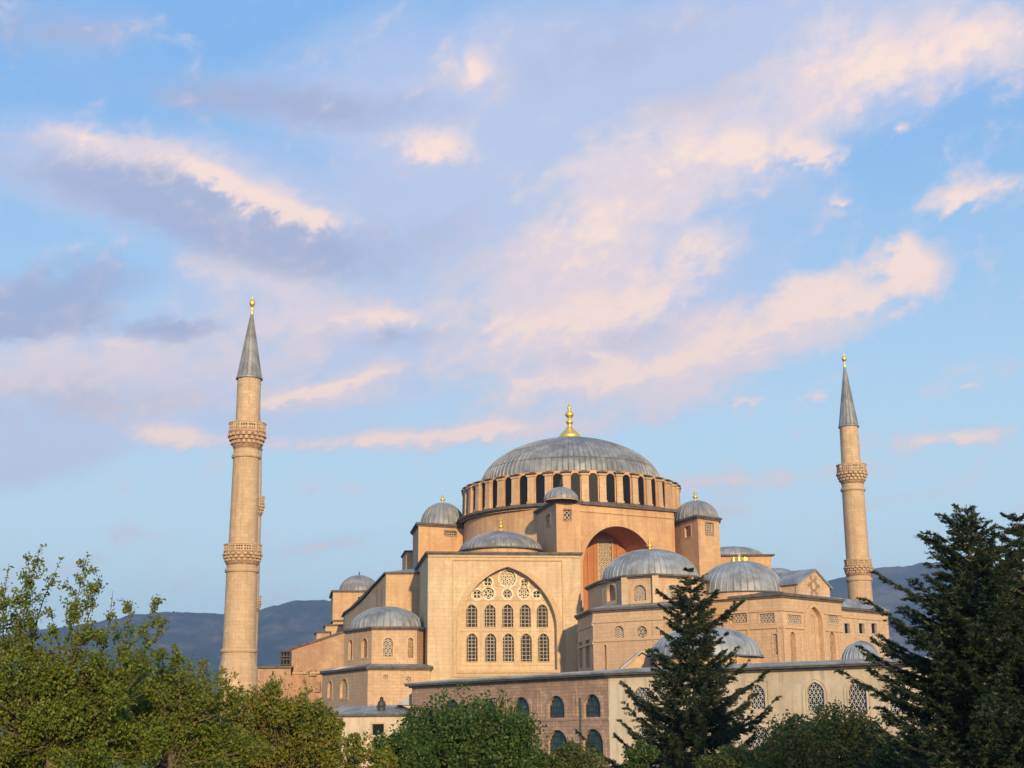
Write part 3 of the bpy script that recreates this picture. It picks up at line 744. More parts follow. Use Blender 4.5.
# block behind the right tower
Y = 276; a, b2 = at(700, 556.5, Y), at(771, 557.5, Y); z = a.z
poly = [XY(a), XY(b2), back(XY(b2), 12), back(XY(a), 12)]
o = body(poly, 0, z, None, 'tower', parent=bas, name='rear_block'); band(poly, z + .004, .3, .6, 'eave', o, 'eave')
cx = XY(at(731, 556, Y + 6)); b = MB(); b.dome(cx, 6.5, z + .31, zof(731, 547.5, Y + 6), 36, rib=.09, full=.9); b.build('dome', 'lead', o)
finial(XY(at(748, 552, Y + 5)), z + .3, 2.2, o, r=.3)
cx = XY(at(776, 576, 268)); b = MB(); b.dome(cx, 4.0, zof(776, 576, 264), zof(776, 568.5, 268), 28, rib=.09)
b.lathe(cx, [(4.0, 0), (4.0, zof(776, 576, 264))], 24); b.build('dome', 'lead', bas)
# ------------------------------------------------------------------ mausoleums
zM = zof(592, 611.5, 206); zD = zof(626, 577, 205)
tm = [XY(on_z(577.5, 618, zM)), XY(on_z(592.5, 611.5, zM)), XY(on_z(694, 605.5, zM))]
o1 = thing('mausoleum', 'octagonal domed mausoleum with arched drum windows in front of the orange arch', 'mausoleum', ((tm[1][0] + tm[2][0]) / 2, tm[1][1] + 8, 0))
poly = tm + [(tm[2][0] + 3, tm[2][1] + 15), (tm[0][0] + 3, tm[0][1] + 10)]
f0, f1 = Face(tm[0], tm[1]), Face(tm[1], tm[2]); hs = {0: [], 1: []}
for x in (619, 642): hs[1].append(window(f1, x, 626, 638, 9.5, o1, 'hex', .5, .16, shape='arch' if x < 630 else 'round', frame=.3))
for x, y0, y1, w_ in ((605.5, 645, 672, 2.5), (588, 640, 668, 4), (581, 642, 668, 3)):
    fc, k = (f1, 1) if x > 592 else (f0, 0)
    hs[k].append(window(fc, x, y0, y1, w_, o1, None, shape='rect', frame=.15, pane='carve_and_shade', depth=.3, name='niche'))
o = body(poly, 0, zM, hs, 'tomb', parent=o1)
band(poly, zM + .004, .32, .5, 'eave', o1, 'eave', out2=.25)
b = MB()
for fc in (f0, f1):
    for (y, h_) in ((621, .3), (641, .14)):
        z = fc.hit(600, y)[1]; b.slab(fc, rect(0, fc.len, z - h_, z + h_), [], .16, .004, 0, back=False)
b.build('string_course', 'trim', o1)
# drum
cD = XY(at(651, 590, 214))
pd = [XY(on_z(588, 589, zD)), XY(on_z(602, 582.5, zD)), XY(on_z(625, 577.5, zD)), XY(on_z(655, 575.5, zD)), XY(on_z(692, 577.5, zD)), XY(on_z(706, 582, zD))]
polyD = pd + [(pd[5][0] - 1, pd[5][1] + 14), (pd[0][0] + 2, pd[0][1] + 9)]
hs = {}
for k, x, y0, y1, w_ in ((1, 612, 584.5, 601, 8.5), (2, 640, 585, 600.5, 12.5), (3, 672.5, 585, 600.5, 12.5)):
    fc = Face(pd[k], pd[k + 1]); hs[k] = [window(fc, x, y0, y1, w_, o1, 'hex' if k > 1 else None, .45, .16, frame=.55, proud=.14, pane='pane' if k == 2 else 'carve_and_shade')]
o = body(polyD, zM, zD, hs, 'tomb', parent=o1, name='drum'); band(polyD, zD + .004, .28, .55, 'eave', o, 'eave', out2=.25)
b = MB()
for k in (2, 3, 4):
    p = Vector(pd[k]); er = (p - Vector(cD)).normalized(); et = Vector((-er.y, er.x)); c = p + er * .05
    b.obox((c.x, c.y, (zM + zD) / 2), (er.x * .35, er.y * .35, 0), (et.x * .45, et.y * .45, 0), (0, 0, (zD - zM) / 2 - .02))
b.build('pilaster', 'block', o)
hip(poly, zM + .33, cD, .75, .7, o1)
zt = zof(651, 550, 214)
b = MB(); b.dome(cD, 7.3, zD + .29, zt, 52, rib=.1, wid=.2, flare=.9, full=.9); b.build('dome', 'lead', o1)
finial(cD, zt - .1, zof(651, 537, 214) - zt, o1, r=.55)

zN = zof(781, 595.5, 206)
tn = [XY(on_z(684, 602.5, zN)), XY(on_z(781, 595.5, zN)), XY(on_z(841, 601.5, zN))]
o2 = thing('mausoleum', 'domed mausoleum with gabled dormer and tall blind portal arch on its right wall', 'mausoleum', (tn[1][0], tn[1][1] + 8, 0))
poly = tn + [(tn[2][0] - 8, tn[2][1] + 12), (tn[0][0] + 4, tn[0][1] + 16)]
f0, f1 = Face(tn[0], tn[1]), Face(tn[1], tn[2]); hs = {0: [], 1: []}
for x, w_ in ((739, 16), (767, 15)): hs[0].append(window(f0, x, 613.5, 623, w_, o2, 'diag', .42, .13, shape='rect', frame=.25, pane='carve_and_shade', depth=.3, name='relief_panel'))
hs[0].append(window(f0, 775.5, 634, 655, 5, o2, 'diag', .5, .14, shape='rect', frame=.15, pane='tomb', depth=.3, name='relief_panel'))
for x, w_ in ((794.5, 13), (833, 10)): hs[1].append(window(f1, x, 615, 623.5, w_, o2, 'diag', .42, .13, shape='rect', frame=.2, pane='carve_and_shade', depth=.3, name='relief_panel'))
for x in (793, 832.5): hs[1].append(window(f1, x, 632, 662, 5.5, o2, None, frame=.3, pane='carve_and_shade', depth=.4, name='niche'))
hs[1].append(window(f1, 814.5, 607, 668, 15.5, o2, None, frame=.5, proud=.25, pane='tomb', depth=.55, pointed=.1, name='portal'))
body(poly, 0, zN, hs, 'tomb', parent=o2, reveal=.6)
ua, _ = f1.hit(811, 640); ub, _ = f1.hit(819, 640); _, zt = f1.hit(813, 613); _, z0_ = f1.hit(813, 670)
b = MB(); b.slab(f1, arch((ua + ub) / 2, (ub - ua) / 2, z0_, zt), [arch((ua + ub) / 2, (ub - ua) / 2 - .2, z0_ + .2, zt - .2)], -.42, -.54, 0, back=False); b.build('portal_panel', 'trim', o2)
b = MB()
for fc in (f0, f1):
    xs_ = (700, 721, 749, 779) if fc is f0 else (784, 804.5, 824.5, 839)
    for (y, h_) in ((609.5, .16), (627, .12)):
        z = fc.hit(781, y)[1]
        if fc is f1:
            uu0, uu1 = fc.hit(806.2, 625)[0] - .5, fc.hit(822.8, 625)[0] + .5
            if y > 615 or True:
                b.slab(fc, rect(0, uu0, z - h_, z + h_), [], .2, .004, 0, back=False); b.slab(fc, rect(uu1, fc.len, z - h_, z + h_), [], .2, .004, 0, back=False)
        else: b.slab(fc, rect(0, fc.len, z - h_, z + h_), [], .2, .004, 0, back=False)
    for x in xs_:
        u = fc.hit(x, 640)[0]; z = fc.hit(781, 627)[1] - .13; b.slab(fc, rect(u - .18, u + .18, 0.2, z), [], .14, .004, 0, back=False)
b.build('string_course', 'trim', o2)
band(poly, zN + .004, .35, .5, 'eave', o2, 'eave', out2=.25)
cN = XY(at(741, 592, 217))
hip(poly, zN + .36, cN, .6, .5, o2)
zr = zof(741, 590.5, 209.5)
b = MB(); b.axis = (*cN, 6); b.lathe(cN, [(6.9, zN), (6.9, zr - .2)], 40); b.lathe(cN, [(6.9, zr - .2), (7.2, zr - .1), (7.2, zr + .05), (6.6, zr + .1)], 40, 1); b.build('drum', ['tomb', 'eave'], o2)
zt = zof(741, 561.5, 217)
b = MB(); b.dome(cN, 6.6, zr + .1, zt, 40, rib=.1, wid=.2, flare=.2, full=.92); b.build('dome', 'lead', o2)
b = MB()      # gilded crown: ring of small knobs and a stub
for k in range(7):
    a = 2 * math.pi * k / 7; p = (cN[0] + 1.1 * math.cos(a), cN[1] + 1.1 * math.sin(a))
    b.lathe(p, [(.35, zt - .25), (.38, zt + .1), (.2, zt + .35), (.28, zt + .5), (.02, zt + .75)], 8)
b.lathe(cN, [(1.4, zt - .3), (1.2, zt), (.5, zt + .4), (.25, zt + .8), (.02, zt + 1.3)], 12); b.build('finial', 'gold', o2, smooth=True)
# gable
g0, g1 = XY(at(798, 590, 211)), XY(at(830.5, 595, 217.5)); fg = Face(g0, g1)
uz = [fg.hit(*q) for q in ((798.5, 597.5), (830.5, 600), (829.5, 588), (814.5, 571), (798.5, 583))]
b = MB(); uz = [(u, z) for u, z in uz]; b.slab(fg, uz, [], 0, -.5); gab = b.build('gable', 'tomb', o2)
cu, cz = fg.hit(813.5, 585.5); b = MB()
b.slab(fg, circle(cu, cz, .95), [circle(cu, cz, .6)], .1, .004, 0, back=False)
for k in range(6):
    a = k * math.pi / 3; b.slab(fg, circle(cu + 1.35 * math.cos(a), cz + 1.35 * math.sin(a), .32, 8), [], .09, .004, 0, back=False)
b.build('relief', 'carve_and_shade', gab)
b = MB(); pk = uz[3]; le = uz[4]; re = uz[2]; D = 11
for s_ in ((le, pk), (pk, re)):
    (ua, za_), (ub, zb_) = s_
    dx = ub - ua; dz_ = zb_ - za_; L = math.hypot(dx, dz_); ex = .35
    if s_[0] is le: ua -= dx / L * ex * 1.5; za_ -= dz_ / L * ex * 1.5
    else: ub += dx / L * ex * 1.5; zb_ += dz_ / L * ex * 1.5
    v = [fg.p(ua, za_ + .03, .3), fg.p(ub, zb_ + .03, .3), fg.p(ub, zb_ + .03, -D), fg.p(ua, za_ + .03, -D)]
    b.add(v + [x + Vector((0, 0, .3)) for x in v], [(0, 1, 5, 4), (1, 2, 6, 5), (2, 3, 7, 6), (3, 0, 4, 7), (4, 5, 6, 7), (3, 2, 1, 0)])
    for j in range(1, 14): b.tube([Vector(v[0]).lerp(v[3], j / 14) + Vector((0, 0, .33)), Vector(v[1]).lerp(v[2], j / 14) + Vector((0, 0, .33))], .05, 4)
b.build('roof', 'lead', gab)
b = MB(); wl = Face(fg.p(.01, 0, -.5)[:2], fg.p(.01, 0, -D)[:2])
b.add([fg.p(.3, zN, -.5), fg.p(.3, le[1] - .02, -.5), fg.p(.3, le[1] - .02, -D), fg.p(.3, zN, -D)], [(0, 1, 2, 3)]); b.build('side_wall', 'tomb', gab)

# plain wing right of the gabled mausoleum
zW = zof(841, 609, 219); w0, w1 = XY(at(834, 608.5, 218)), XY(on_z(887.5, 613.5, zW))
o3 = thing('side_wing', 'plain stone wing with three small square windows beside the right minaret', 'building wing', ((w0[0] + w1[0]) / 2, w0[1] + 5, 0))
poly = [w0, w1, (w1[0] - 3, w1[1] + 14), (w0[0] - 3, w0[1] + 14)]; fc = Face(w0, w1)
hs = {0: [window(fc, x, 623.5, 633.5, 5.5, o3, None, shape='rect', frame=.3, fr_mat='lattice') for x in (847, 861.5, 874)]}
body(poly, 0, zW, hs, 'tomb', parent=o3); band(poly, zW + .004, .3, .4, 'eave', o3, 'eave', out2=.2)
z = fc.hit(860, 618)[1]; b = MB(); b.slab(fc, rect(0, fc.len, z - .15, z + .15), [], .15, .004, 0, back=False); b.build('string_course', 'trim', o3)
hip(poly, zW + .31, ((w0[0] + w1[0]) / 2, w0[1] + 8), .45, 1.5, o3)

# lead roofed kiosks tucked behind the front range
def kiosk(px, ytop, ybase, wpx, Y, label, mat='peach', seg=36):
    c = XY(at(px, ybase, Y)); r = wpx / 2 / F * Y * 1.0; z0 = zof(px, ybase, Y - r * .6); zt = zof(px, ytop, Y)
    o = thing('domed_kiosk', label, 'kiosk', (c[0], c[1], 0), group='small lead domes behind the front range')
    p = ngon(c, r * .97, 8, R(22.5)); b = MB(); b.prism(p, 0, z0); b.build('wall', mat, o)
    b = MB(); b.prism(offset(p, .3), z0 + .004, z0 + .25); b.build('eave', 'eave', o)
    b = MB(); b.dome(c, r * .96, z0 + .26, zt, seg, rib=.09, flare=.4, full=1.0, p=.92); b.build('dome', 'lead', o); return o
kiosk(706, 627, 657, 112, 186, 'large pale lead dome partly hidden behind the central conifer', 'peach', 40)
kiosk(862, 641, 668, 40, 178, 'small lead dome peeking over the front roof below the right minaret', 'peach', 26)
# little gabled porch roof left of the conifer
o4 = thing('porch', 'small pointed lead porch roof against the wall left of the conifer', 'porch', (*XY(at(640, 668, 190)), 0))
e0, e1, pk = at(621, 669.5, 188), at(668, 667, 188), at(642, 652, 188)
b = MB(); D = Vector((0, 8, 0)); v = [e0, pk, e1, e0 + D, pk + D, e1 + D]
b.add(v, [(0, 1, 4, 3), (1, 2, 5, 4)]); b.add([x + Vector((0, 0, .25)) for x in v], [(0, 3, 4, 1), (1, 4, 5, 2)])
k0 = Vector((0, 0, .25)); b.add([e0, pk, pk + k0, e0 + k0, e1, e1 + k0], [(0, 1, 2, 3), (1, 4, 5, 2)]); b.build('roof', 'lead', o4)
b = MB(); b.add([e0 + Vector((.4, .3, 0)), e1 + Vector((-.4, .3, 0)), pk + Vector((0, .3, -.2))], [(0, 1, 2)])
b.prism([(e0.x + .5, e0.y + .35), (e1.x - .5, e0.y + .35), (e1.x - .5, e0.y + 8), (e0.x + .5, e0.y + 8)], 0, e0.z); b.build('wall', 'peach', o4)

# ------------------------------------------------------------------ front range
zE = zof(608, 675.5, 168)
r0, r1, r2 = XY(on_z(412, 686.5, zE)), XY(on_z(608, 675.5, zE)), XY(on_z(922, 663.5, zE))
o5 = thing('front_range', 'long two storey range with pink masonry half, cream half and low lead roof', 'building', ((r0[0] + r2[0]) / 2, (r0[1] + r2[1]) / 2, 0))
f0, f1 = Face(r0, r1), Face(r1, r2)
n0 = f0.n; bk = -((f0.n + f1.n).normalized()) * 11
poly = [r0, r1, r2, (r2[0] + bk.x, r2[1] + bk.y), (r1[0] + bk.x, r1[1] + bk.y), (r0[0] + bk.x, r0[1] + bk.y)]
h0, h1 = [], []
for x in (452.5, 488, 521.5, 556.5, 592.5): h0.append(window(f0, x, 697 - (x - 521) * .04, 718.5 - (x - 521) * .02, 16.5, o5, 'grid', .75, .07, frame=.42, proud=.08, fr_mat='pink', lat_mat='dark', pane='teal', depth=.4))
for x in (522, 558, 593.5): h0.append(window(f0, x, 730 - (x - 558) * .03, 756, 20, o5, 'grid', .8, .07, frame=.5, proud=.08, fr_mat='pink', lat_mat='dark', pane='teal', depth=.4))
for x, y0, y1, w_ in ((641, 687, 710, 17), (757.5, 684.5, 709, 15), (815.5, 682, 710.5, 17.5), (857.5, 681, 713, 18.5), (898, 680, 712, 19)):
    h1.append(window(f1, x, y0, y1, w_, o5, 'hex', .42, .047, frame=.1, proud=.06, fr_mat='cream', lat_mat='white_lattice', depth=.32, pointed=.1))
for x, y0, y1, w_ in ((760.5, 725.5, 756, 19), (820, 724, 757, 20), (644, 728, 754, 18)):
    h1.append(window(f1, x, y0, y1, w_, o5, 'hex', .42, .047, frame=.1, proud=.06, fr_mat='cream', lat_mat='white_lattice', depth=.32, pointed=.1))
b = MB()
for i, (fc, hh) in enumerate(((f0, h0), (f1, h1))):
    b = MB(); b.slab(fc, rect(0, fc.len, 0, zE), hh, 0, -.42, 0, back=False, sides=False); b.build('wall', 'pink' if i == 0 else 'cream', o5)
b = MB()
for i in (2, 3, 4, 5):
    fc = Face(poly[i], poly[(i + 1) % 6]); b.add([fc.p(u, z) for u, z in rect(0, fc.len, 0, zE)], [(0, 1, 2, 3)])
b.build('wall', 'cream', o5)
for x, y0, y1, w_ in ((757.5, 680, 713, 24), (815.5, 677.5, 714, 26), (857.5, 676.5, 717, 27)):   # moulded outer frames
    ul, _ = f1.hit(x - w_ / 2, 695); ur, _ = f1.hit(x + w_ / 2, 695); zt = f1.hit(x, y0)[1]; z0_ = f1.hit(x, y1)[1]; cu = (ul + ur) / 2; hw = (ur - ul) / 2
    mk = (lambda e: rect(cu - hw - e, cu + hw + e, z0_ - e, zt + e)) if x < 800 else (lambda e: arch(cu, hw + e, z0_ - e, zt + e, .1))
    b = MB(); b.slab(f1, mk(0), [mk(-.16)], .07, .004, 0, back=False); b.build('window_surround', 'cream', o5)
b = MB(); z = f0.hit(500, 721)[1]; b.slab(f0, rect(0, f0.len - .02, z - .12, z + .12), [], .1, .004, 0, back=False)
for x in (504.5, 539, 574.5):        # relief blocks between the windows
    u, zt = f0.hit(x, 690); b.slab(f0, rect(u - .45, u + .45, z + .4, zt), [rect(u - .28, u + .28, z + .6, zt - .2)], .07, .004, 0, back=False)
b.build('string_course', 'pink', o5)
u, _ = f0.hit(581, 705); b = MB(); pt = f0.p(u, 0, .12); b.tube([(pt.x, pt.y, 1), (pt.x, pt.y, f0.hit(581, 697)[1])], .07, 6); b.build('downpipe', 'dark', o5)
b = MB(); pz = offset(poly, .75)
b.prism(pz, zE + .004, zE + .30); b.prism(offset(poly, .35), zE - .22, zE - .004); b.build('eave', 'eave', o5)
b = MB(); mid = [((poly[i][0] + poly[5 - i][0]) / 2, (poly[i][1] + poly[5 - i][1]) / 2) for i in range(3)]
zR = zE + .95; e = [(*p, zE + .31) for p in offset(poly, .8)]; rg = [(*p, zR) for p in mid]
b.add(e + rg, [(0, 1, 7, 6), (1, 2, 8, 7), (3, 4, 7, 8), (4, 5, 6, 7), (2, 3, 8), (5, 0, 6)])
for (a, b2, c_, d_) in ((e[0], e[1], rg[0], rg[1]), (e[1], e[2], rg[1], rg[2])):
    a, b2, c_, d_ = map(Vector, (a, b2, c_, d_)); k = int((b2 - a).length / .7)
    for j in range(k + 1): b.tube([a.lerp(b2, j / k) + Vector((0, 0, .04)), c_.lerp(d_, j / k) + Vector((0, 0, .04))], .05, 4)
for q in (e[0], e[1]), (e[1], e[2]): b.tube([Vector(q[0]), Vector(q[1])], .16, 6)
b.build('roof', 'lead', o5)

# low annex left of the range
Y = 206; a, b2 = at(322, 720, Y), at(414, 712.5, Y - 3)
o6 = thing('low_annex', 'low annex with flat sloping lead roof below the left apse', 'building', ((a.x + b2.x) / 2, Y + 4, 0))
poly = [XY(a), XY(b2), (b2.x, b2.y + 10), (a.x, a.y + 10)]; z = (a.z + b2.z) / 2
f0 = Face(poly[0], poly[1]); hs = {0: [window(f0, 378, 724, 735, 12, o6, None, shape='rect', frame=.25)]}
body(poly, 0, z, hs, 'cream', parent=o6); band(poly, z + .004, .3, .5, 'eave', o6, 'eave')
hip(poly, z + .31, ((a.x + b2.x) / 2, Y + 6), .6, 1.2, o6)
b = MB(); q0, q1 = at(396, 705, 203), at(413, 705, 203); zt = zof(413, 692, 203)
b.add([q0, q1, q1 + Vector((0, 5, 0)), q0 + Vector((0, 5, 0)), Vector((q1.x, q1.y, zt)), Vector((q1.x, q1.y + 5, zt)), Vector((q0.x + .5, q0.y + .5, q0.z + .3))], [(0, 1, 4), (0, 4, 5, 3), (3, 5, 2), (1, 2, 5, 4)])
b.build('dormer', 'lead', o6)
p = at(381.5, 709, 205); b = MB(); h_ = 1.9
b.lathe((p.x, p.y), [(.55, p.z - .6), (.5, p.z + .2), (.62, p.z + .5), (.5, p.z + 1.0), (.25, p.z + 1.25), (.3, p.z + 1.5), (.05, p.z + 1.75)], 10); b.build('vent_cowl', 'dark', o6)

# ------------------------------------------------------------------ minarets
def minaret(px0, py0, Y, spec, label, grp='minarets of the basilica'):
    """spec: heights as pixels up the axis. widths are pixel widths"""
    base = at(px0, py0, Y); c = (base.x, base.y); k = Y / F
    o = thing('minaret', label, 'minaret', (c[0], c[1], 0), grp)
    def zz(y): # height where the axis crosses picture row y
        lo, hi = 0, 120
        for _ in range(50):
            mid_ = (lo + hi) / 2; d = Vector((c[0], c[1], mid_)) - CAM; v = H / 2 - F * d.dot(UP) / d.dot(_f)
            if v > y: lo = mid_
            else: hi = mid_
        return lo
    b = MB(); b.axis = (*c, spec['shaft'][0][1] / 2 * k)
    prof = []
    for y, w_ in spec['shaft']: prof.append((w_ / 2 * k, zz(y) if y < 760 else 0))
    b.lathe(c, prof, 28)
    for y in spec.get('rings', []):
        r = np.interp(zz(y), [p[1] for p in prof], [p[0] for p in prof]); z = zz(y)
        b.lathe(c, [(r, z - .35), (r + .22, z - .25), (r + .28, z), (r + .22, z + .25), (r, z + .35)], 28)
    b.build('shaft', 'minaret', o)
    for (yt, yb, w_, wn) in spec['balconies']:
        zt, z0_ = zz(yt), zz(yb); h_ = zt - z0_; r1 = w_ / 2 * k; r0_ = wn / 2 * k
        b = MB(); b.axis = (*c, r1)
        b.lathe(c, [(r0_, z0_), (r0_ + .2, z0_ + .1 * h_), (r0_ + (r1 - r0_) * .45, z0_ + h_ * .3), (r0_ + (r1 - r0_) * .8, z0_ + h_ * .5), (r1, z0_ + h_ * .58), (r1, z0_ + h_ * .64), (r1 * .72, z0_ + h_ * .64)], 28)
        # stalactite corbels in three staggered tiers
        for tier in range(3):
            f_ = .2 + tier * .14; rr = r0_ + (r1 - r0_) * (.35 + tier * .27); n = 20
            for j in range(n):
                a = 2 * math.pi * (j + .5 * (tier % 2)) / n; er = Vector((math.cos(a), math.sin(a), 0)); et = Vector((-er.y, er.x, 0))
                cc_ = Vector((c[0], c[1], z0_ + h_ * (f_ + .04))) + er * rr
                b.obox(cc_, er * .22, et * (rr * math.pi / n * .58), Vector((0, 0, h_ * .05)), 1)
        bal = b.build('balcony', ['carve_and_shade', 'minaret'], o)  # bell kept darker brown: shadow between the corbels put into its colour
        b = MB(); n = 14; za_, zb_ = z0_ + h_ * .64, zt
        b.lathe(c, [(r1 + .02, za_), (r1 + .08, za_ + .12 * h_ * .3), (r1 + .02, za_ + .2)], n); b.lathe(c, [(r1 - .1, zb_ - .16), (r1 + .1, zb_ - .12), (r1 + .1, zb_), (r1 - .1, zb_), (r1 - .1, zb_ - .16)], n)
        for j in range(n):
            a0_, a1_ = 2 * math.pi * j / n, 2 * math.pi * (j + 1) / n
            fcp = Face((c[0] + r1 * math.cos(a0_), c[1] + r1 * math.sin(a0_)), (c[0] + r1 * math.cos(a1_), c[1] + r1 * math.sin(a1_)))
            L = fcp.len; hh = []
            for q in range(3):
                for rr_ in range(2):
                    u0_ = L * (.10 + q * .29); hh.append(rect(u0_, u0_ + L * .2, za_ + (zb_ - za_) * (.14 + rr_ * .36), za_ + (zb_ - za_) * (.38 + rr_ * .36)))
            b.slab(fcp, rect(0, L, za_, zb_ - .16), hh, .02, -.12, 0)
        b.build('parapet', 'trim', bal)
    yb, yt, wb = spec['cone']; zb_, zt = zz(yb), zz(yt); r = wb / 2 * k
    b = MB(); n = 16; angs = []
    b.lathe(c, [(r * .9, zb_ - .1), (r + .22, zb_ - .1), (r + .22, zb_ + .12), (r, zb_ + .3), (.16, zt)], n)
    for j in range(n):
        a = 2 * math.pi * j / n; b.tube([(c[0] + r * math.cos(a), c[1] + r * math.sin(a), zb_ + .3), (c[0] + .16 * math.cos(a), c[1] + .16 * math.sin(a), zt)], [.09, .03], 4)
    b.build('spire', 'dome_lead', o)
    zf = zz(spec['tip']); hh = zf - zt; b = MB()
    b.lathe(c, [(.2, zt - .3), (.3, zt + .05 * hh), (.16, zt + .12 * hh), (.16, zt + .32 * hh), (.35, zt + .38 * hh), (.5, zt + .5 * hh), (.42, zt + .62 * hh), (.14, zt + .7 * hh), (.1, zt + .76 * hh), (.22, zt + .8 * hh), (.05, zt + .86 * hh), (.04, zt + hh)], 12)
    b.build('finial', 'gold', o, smooth=True)
    return o, zz
minaret(238.8, 655, 214, dict(shaft=[(800, 42), (690, 38.5), (668, 37.5), (661, 34.5), (654, 33), (646, 32), (566, 30.5), (544, 28.5), (452, 26), (424, 24.5), (379, 24)],
        rings=[651, 571, 457], balconies=[(424, 450, 37.5, 26), (545, 566, 37.5, 30.5)], cone=(379, 313, 25), tip=294),
        'tall tan minaret with two balconies at the left end of the church, nearest one')
minaret(860.5, 600, 262, dict(shaft=[(800, 27), (606, 24), (577, 23.4), (560, 22.8), (486, 22), (466, 19.5), (427, 18.5)],
        rings=[580, 490], balconies=[(465, 485, 30, 21.5), (560, 577, 27, 23)], cone=(427, 366, 19), tip=352),
        'slender tan minaret with two balconies rising right of the gabled mausoleum')
minaret(251.0, 612, 345, dict(shaft=[(800, 16), (610, 15), (508, 13), (470, 11), (450, 10)],
        rings=[], balconies=[(497, 517, 19, 13), (596, 612, 19, 15)], cone=(450, 400, 10), tip=392),
        'distant minaret almost wholly hidden behind the tall left minaret')
# ------------------------------------------------------------------ trees
def leafmat(name, c1, c2, c3, f3=.12, trans=.35, rough=.55):
    mt = bpy.data.materials.new(name); mt.use_nodes = True; t = NT(mt.node_tree); t.n.clear()
    rnd = t.node('ShaderNodeNewGeometry').outputs['Random Per Island']
    ob = t.node('ShaderNodeTexCoord').outputs['Object']
    n = t.noise(ob, .9, 3, .6)
    c = t.mix(t.smooth(rnd, 0, 1), c1, c2)
    c = t.mix(t.math('MULTIPLY', t.smooth(t.math('ADD', t.math('MULTIPLY', rnd, .5), t.math('MULTIPLY', n, .9)), .85 - f3, 1.0 - f3 * .5), .9), c, c3)
    b = t.node('ShaderNodeBsdfPrincipled', i={'Base Color': c, 'Roughness': rough, 'Specular IOR Level': .3})
    tr = t.node('ShaderNodeBsdfTranslucent', i={'Color': t.mix(.5, c, (.16, .20, .03))})
    mx = t.node('ShaderNodeMixShader', i={0: trans, 1: b.outputs[0], 2: tr.outputs[0]})
    t.node('ShaderNodeOutputMaterial', i={'Surface': mx.outputs[0]})
    return mt
M['bark'] = simple('bark', (.10, .075, .055), .95, nscale=6, nvar=.5)
M['leaf_a'] = leafmat('leaf_loose_green', (.080, .130, .012), (.170, .210, .024), (.20, .18, .03), .10)
M['leaf_b'] = leafmat('leaf_olive_yellow', (.088, .130, .012), (.195, .225, .024), (.26, .17, .03), .16)
M['leaf_c'] = leafmat('leaf_dark_green', (.024, .058, .008), (.065, .112, .016), (.10, .13, .03), .08, .25)
M['leaf_d'] = leafmat('leaf_dull_green', (.045, .070, .014), (.09, .11, .025), (.10, .10, .03), .08, .25)  # duller green leaves of the low shrubs
M['leaf_e'] = leafmat('leaf_orange_tint', (.085, .105, .016), (.165, .165, .025), (.40, .22, .03), .20, .25)
M['needle'] = leafmat('needle_dark', (.011, .023, .010), (.023, .040, .015), (.055, .060, .020), .06, .08)
M['needle_b'] = leafmat('needle_blue_dark', (.010, .022, .010), (.022, .040, .015), (.055, .060, .020), .05, .08)

def diamonds(P, A, B, name, mat, parent):
    """P centres, A half length vectors, B half width vectors -> one leaf mesh"""
    org = origin_of(parent); n = len(P); P = P - np.array(org)
    V = np.stack([P - A, P - A * .1 + B, P + A, P - A * .1 - B], 1).reshape(-1, 3)
    me = bpy.data.meshes.new(name); me.vertices.add(4 * n); me.vertices.foreach_set('co', V.astype(np.float32).ravel())
    me.loops.add(4 * n); me.loops.foreach_set('vertex_index', np.arange(4 * n, dtype=np.int32))
    me.polygons.add(n); me.polygons.foreach_set('loop_start', np.arange(0, 4 * n, 4, dtype=np.int32)); me.polygons.foreach_set('loop_total', np.full(n, 4, dtype=np.int32))
    me.update(calc_edges=True); me.validate(); me.materials.append(M[mat])
    o = bpy.data.objects.new(name, me); COL.objects.link(o); o.parent = parent; return o
def unit(v): return v / (np.linalg.norm(v, axis=-1, keepdims=True) + 1e-9)
def rand_leaves(P, size, asp=.5, droop=.2, out=None):
    n = len(P); a = unit(rng.normal(size=(n, 3)) + np.array([0, 0, -droop]) + (out * .8 if out is not None else 0))
    b = unit(np.cross(a, rng.normal(size=(n, 3)))); s = size * rng.uniform(.65, 1.25, (n, 1))
    return a * s * .5, b * s * .5 * asp
def trunk_obj(root, paths, name='trunk'):
    b = MB()
    for pts, rads in paths: b.tube(pts, rads, 6)
    return b.build(name, 'bark', root, smooth=True)
def curve(p, q, bend, k=6):
    p, q = np.array(p), np.array(q); bend = np.array(bend)
    return [tuple(p + (q - p) * s + bend * math.sin(math.pi * s)) for s in np.linspace(0, 1, k)]

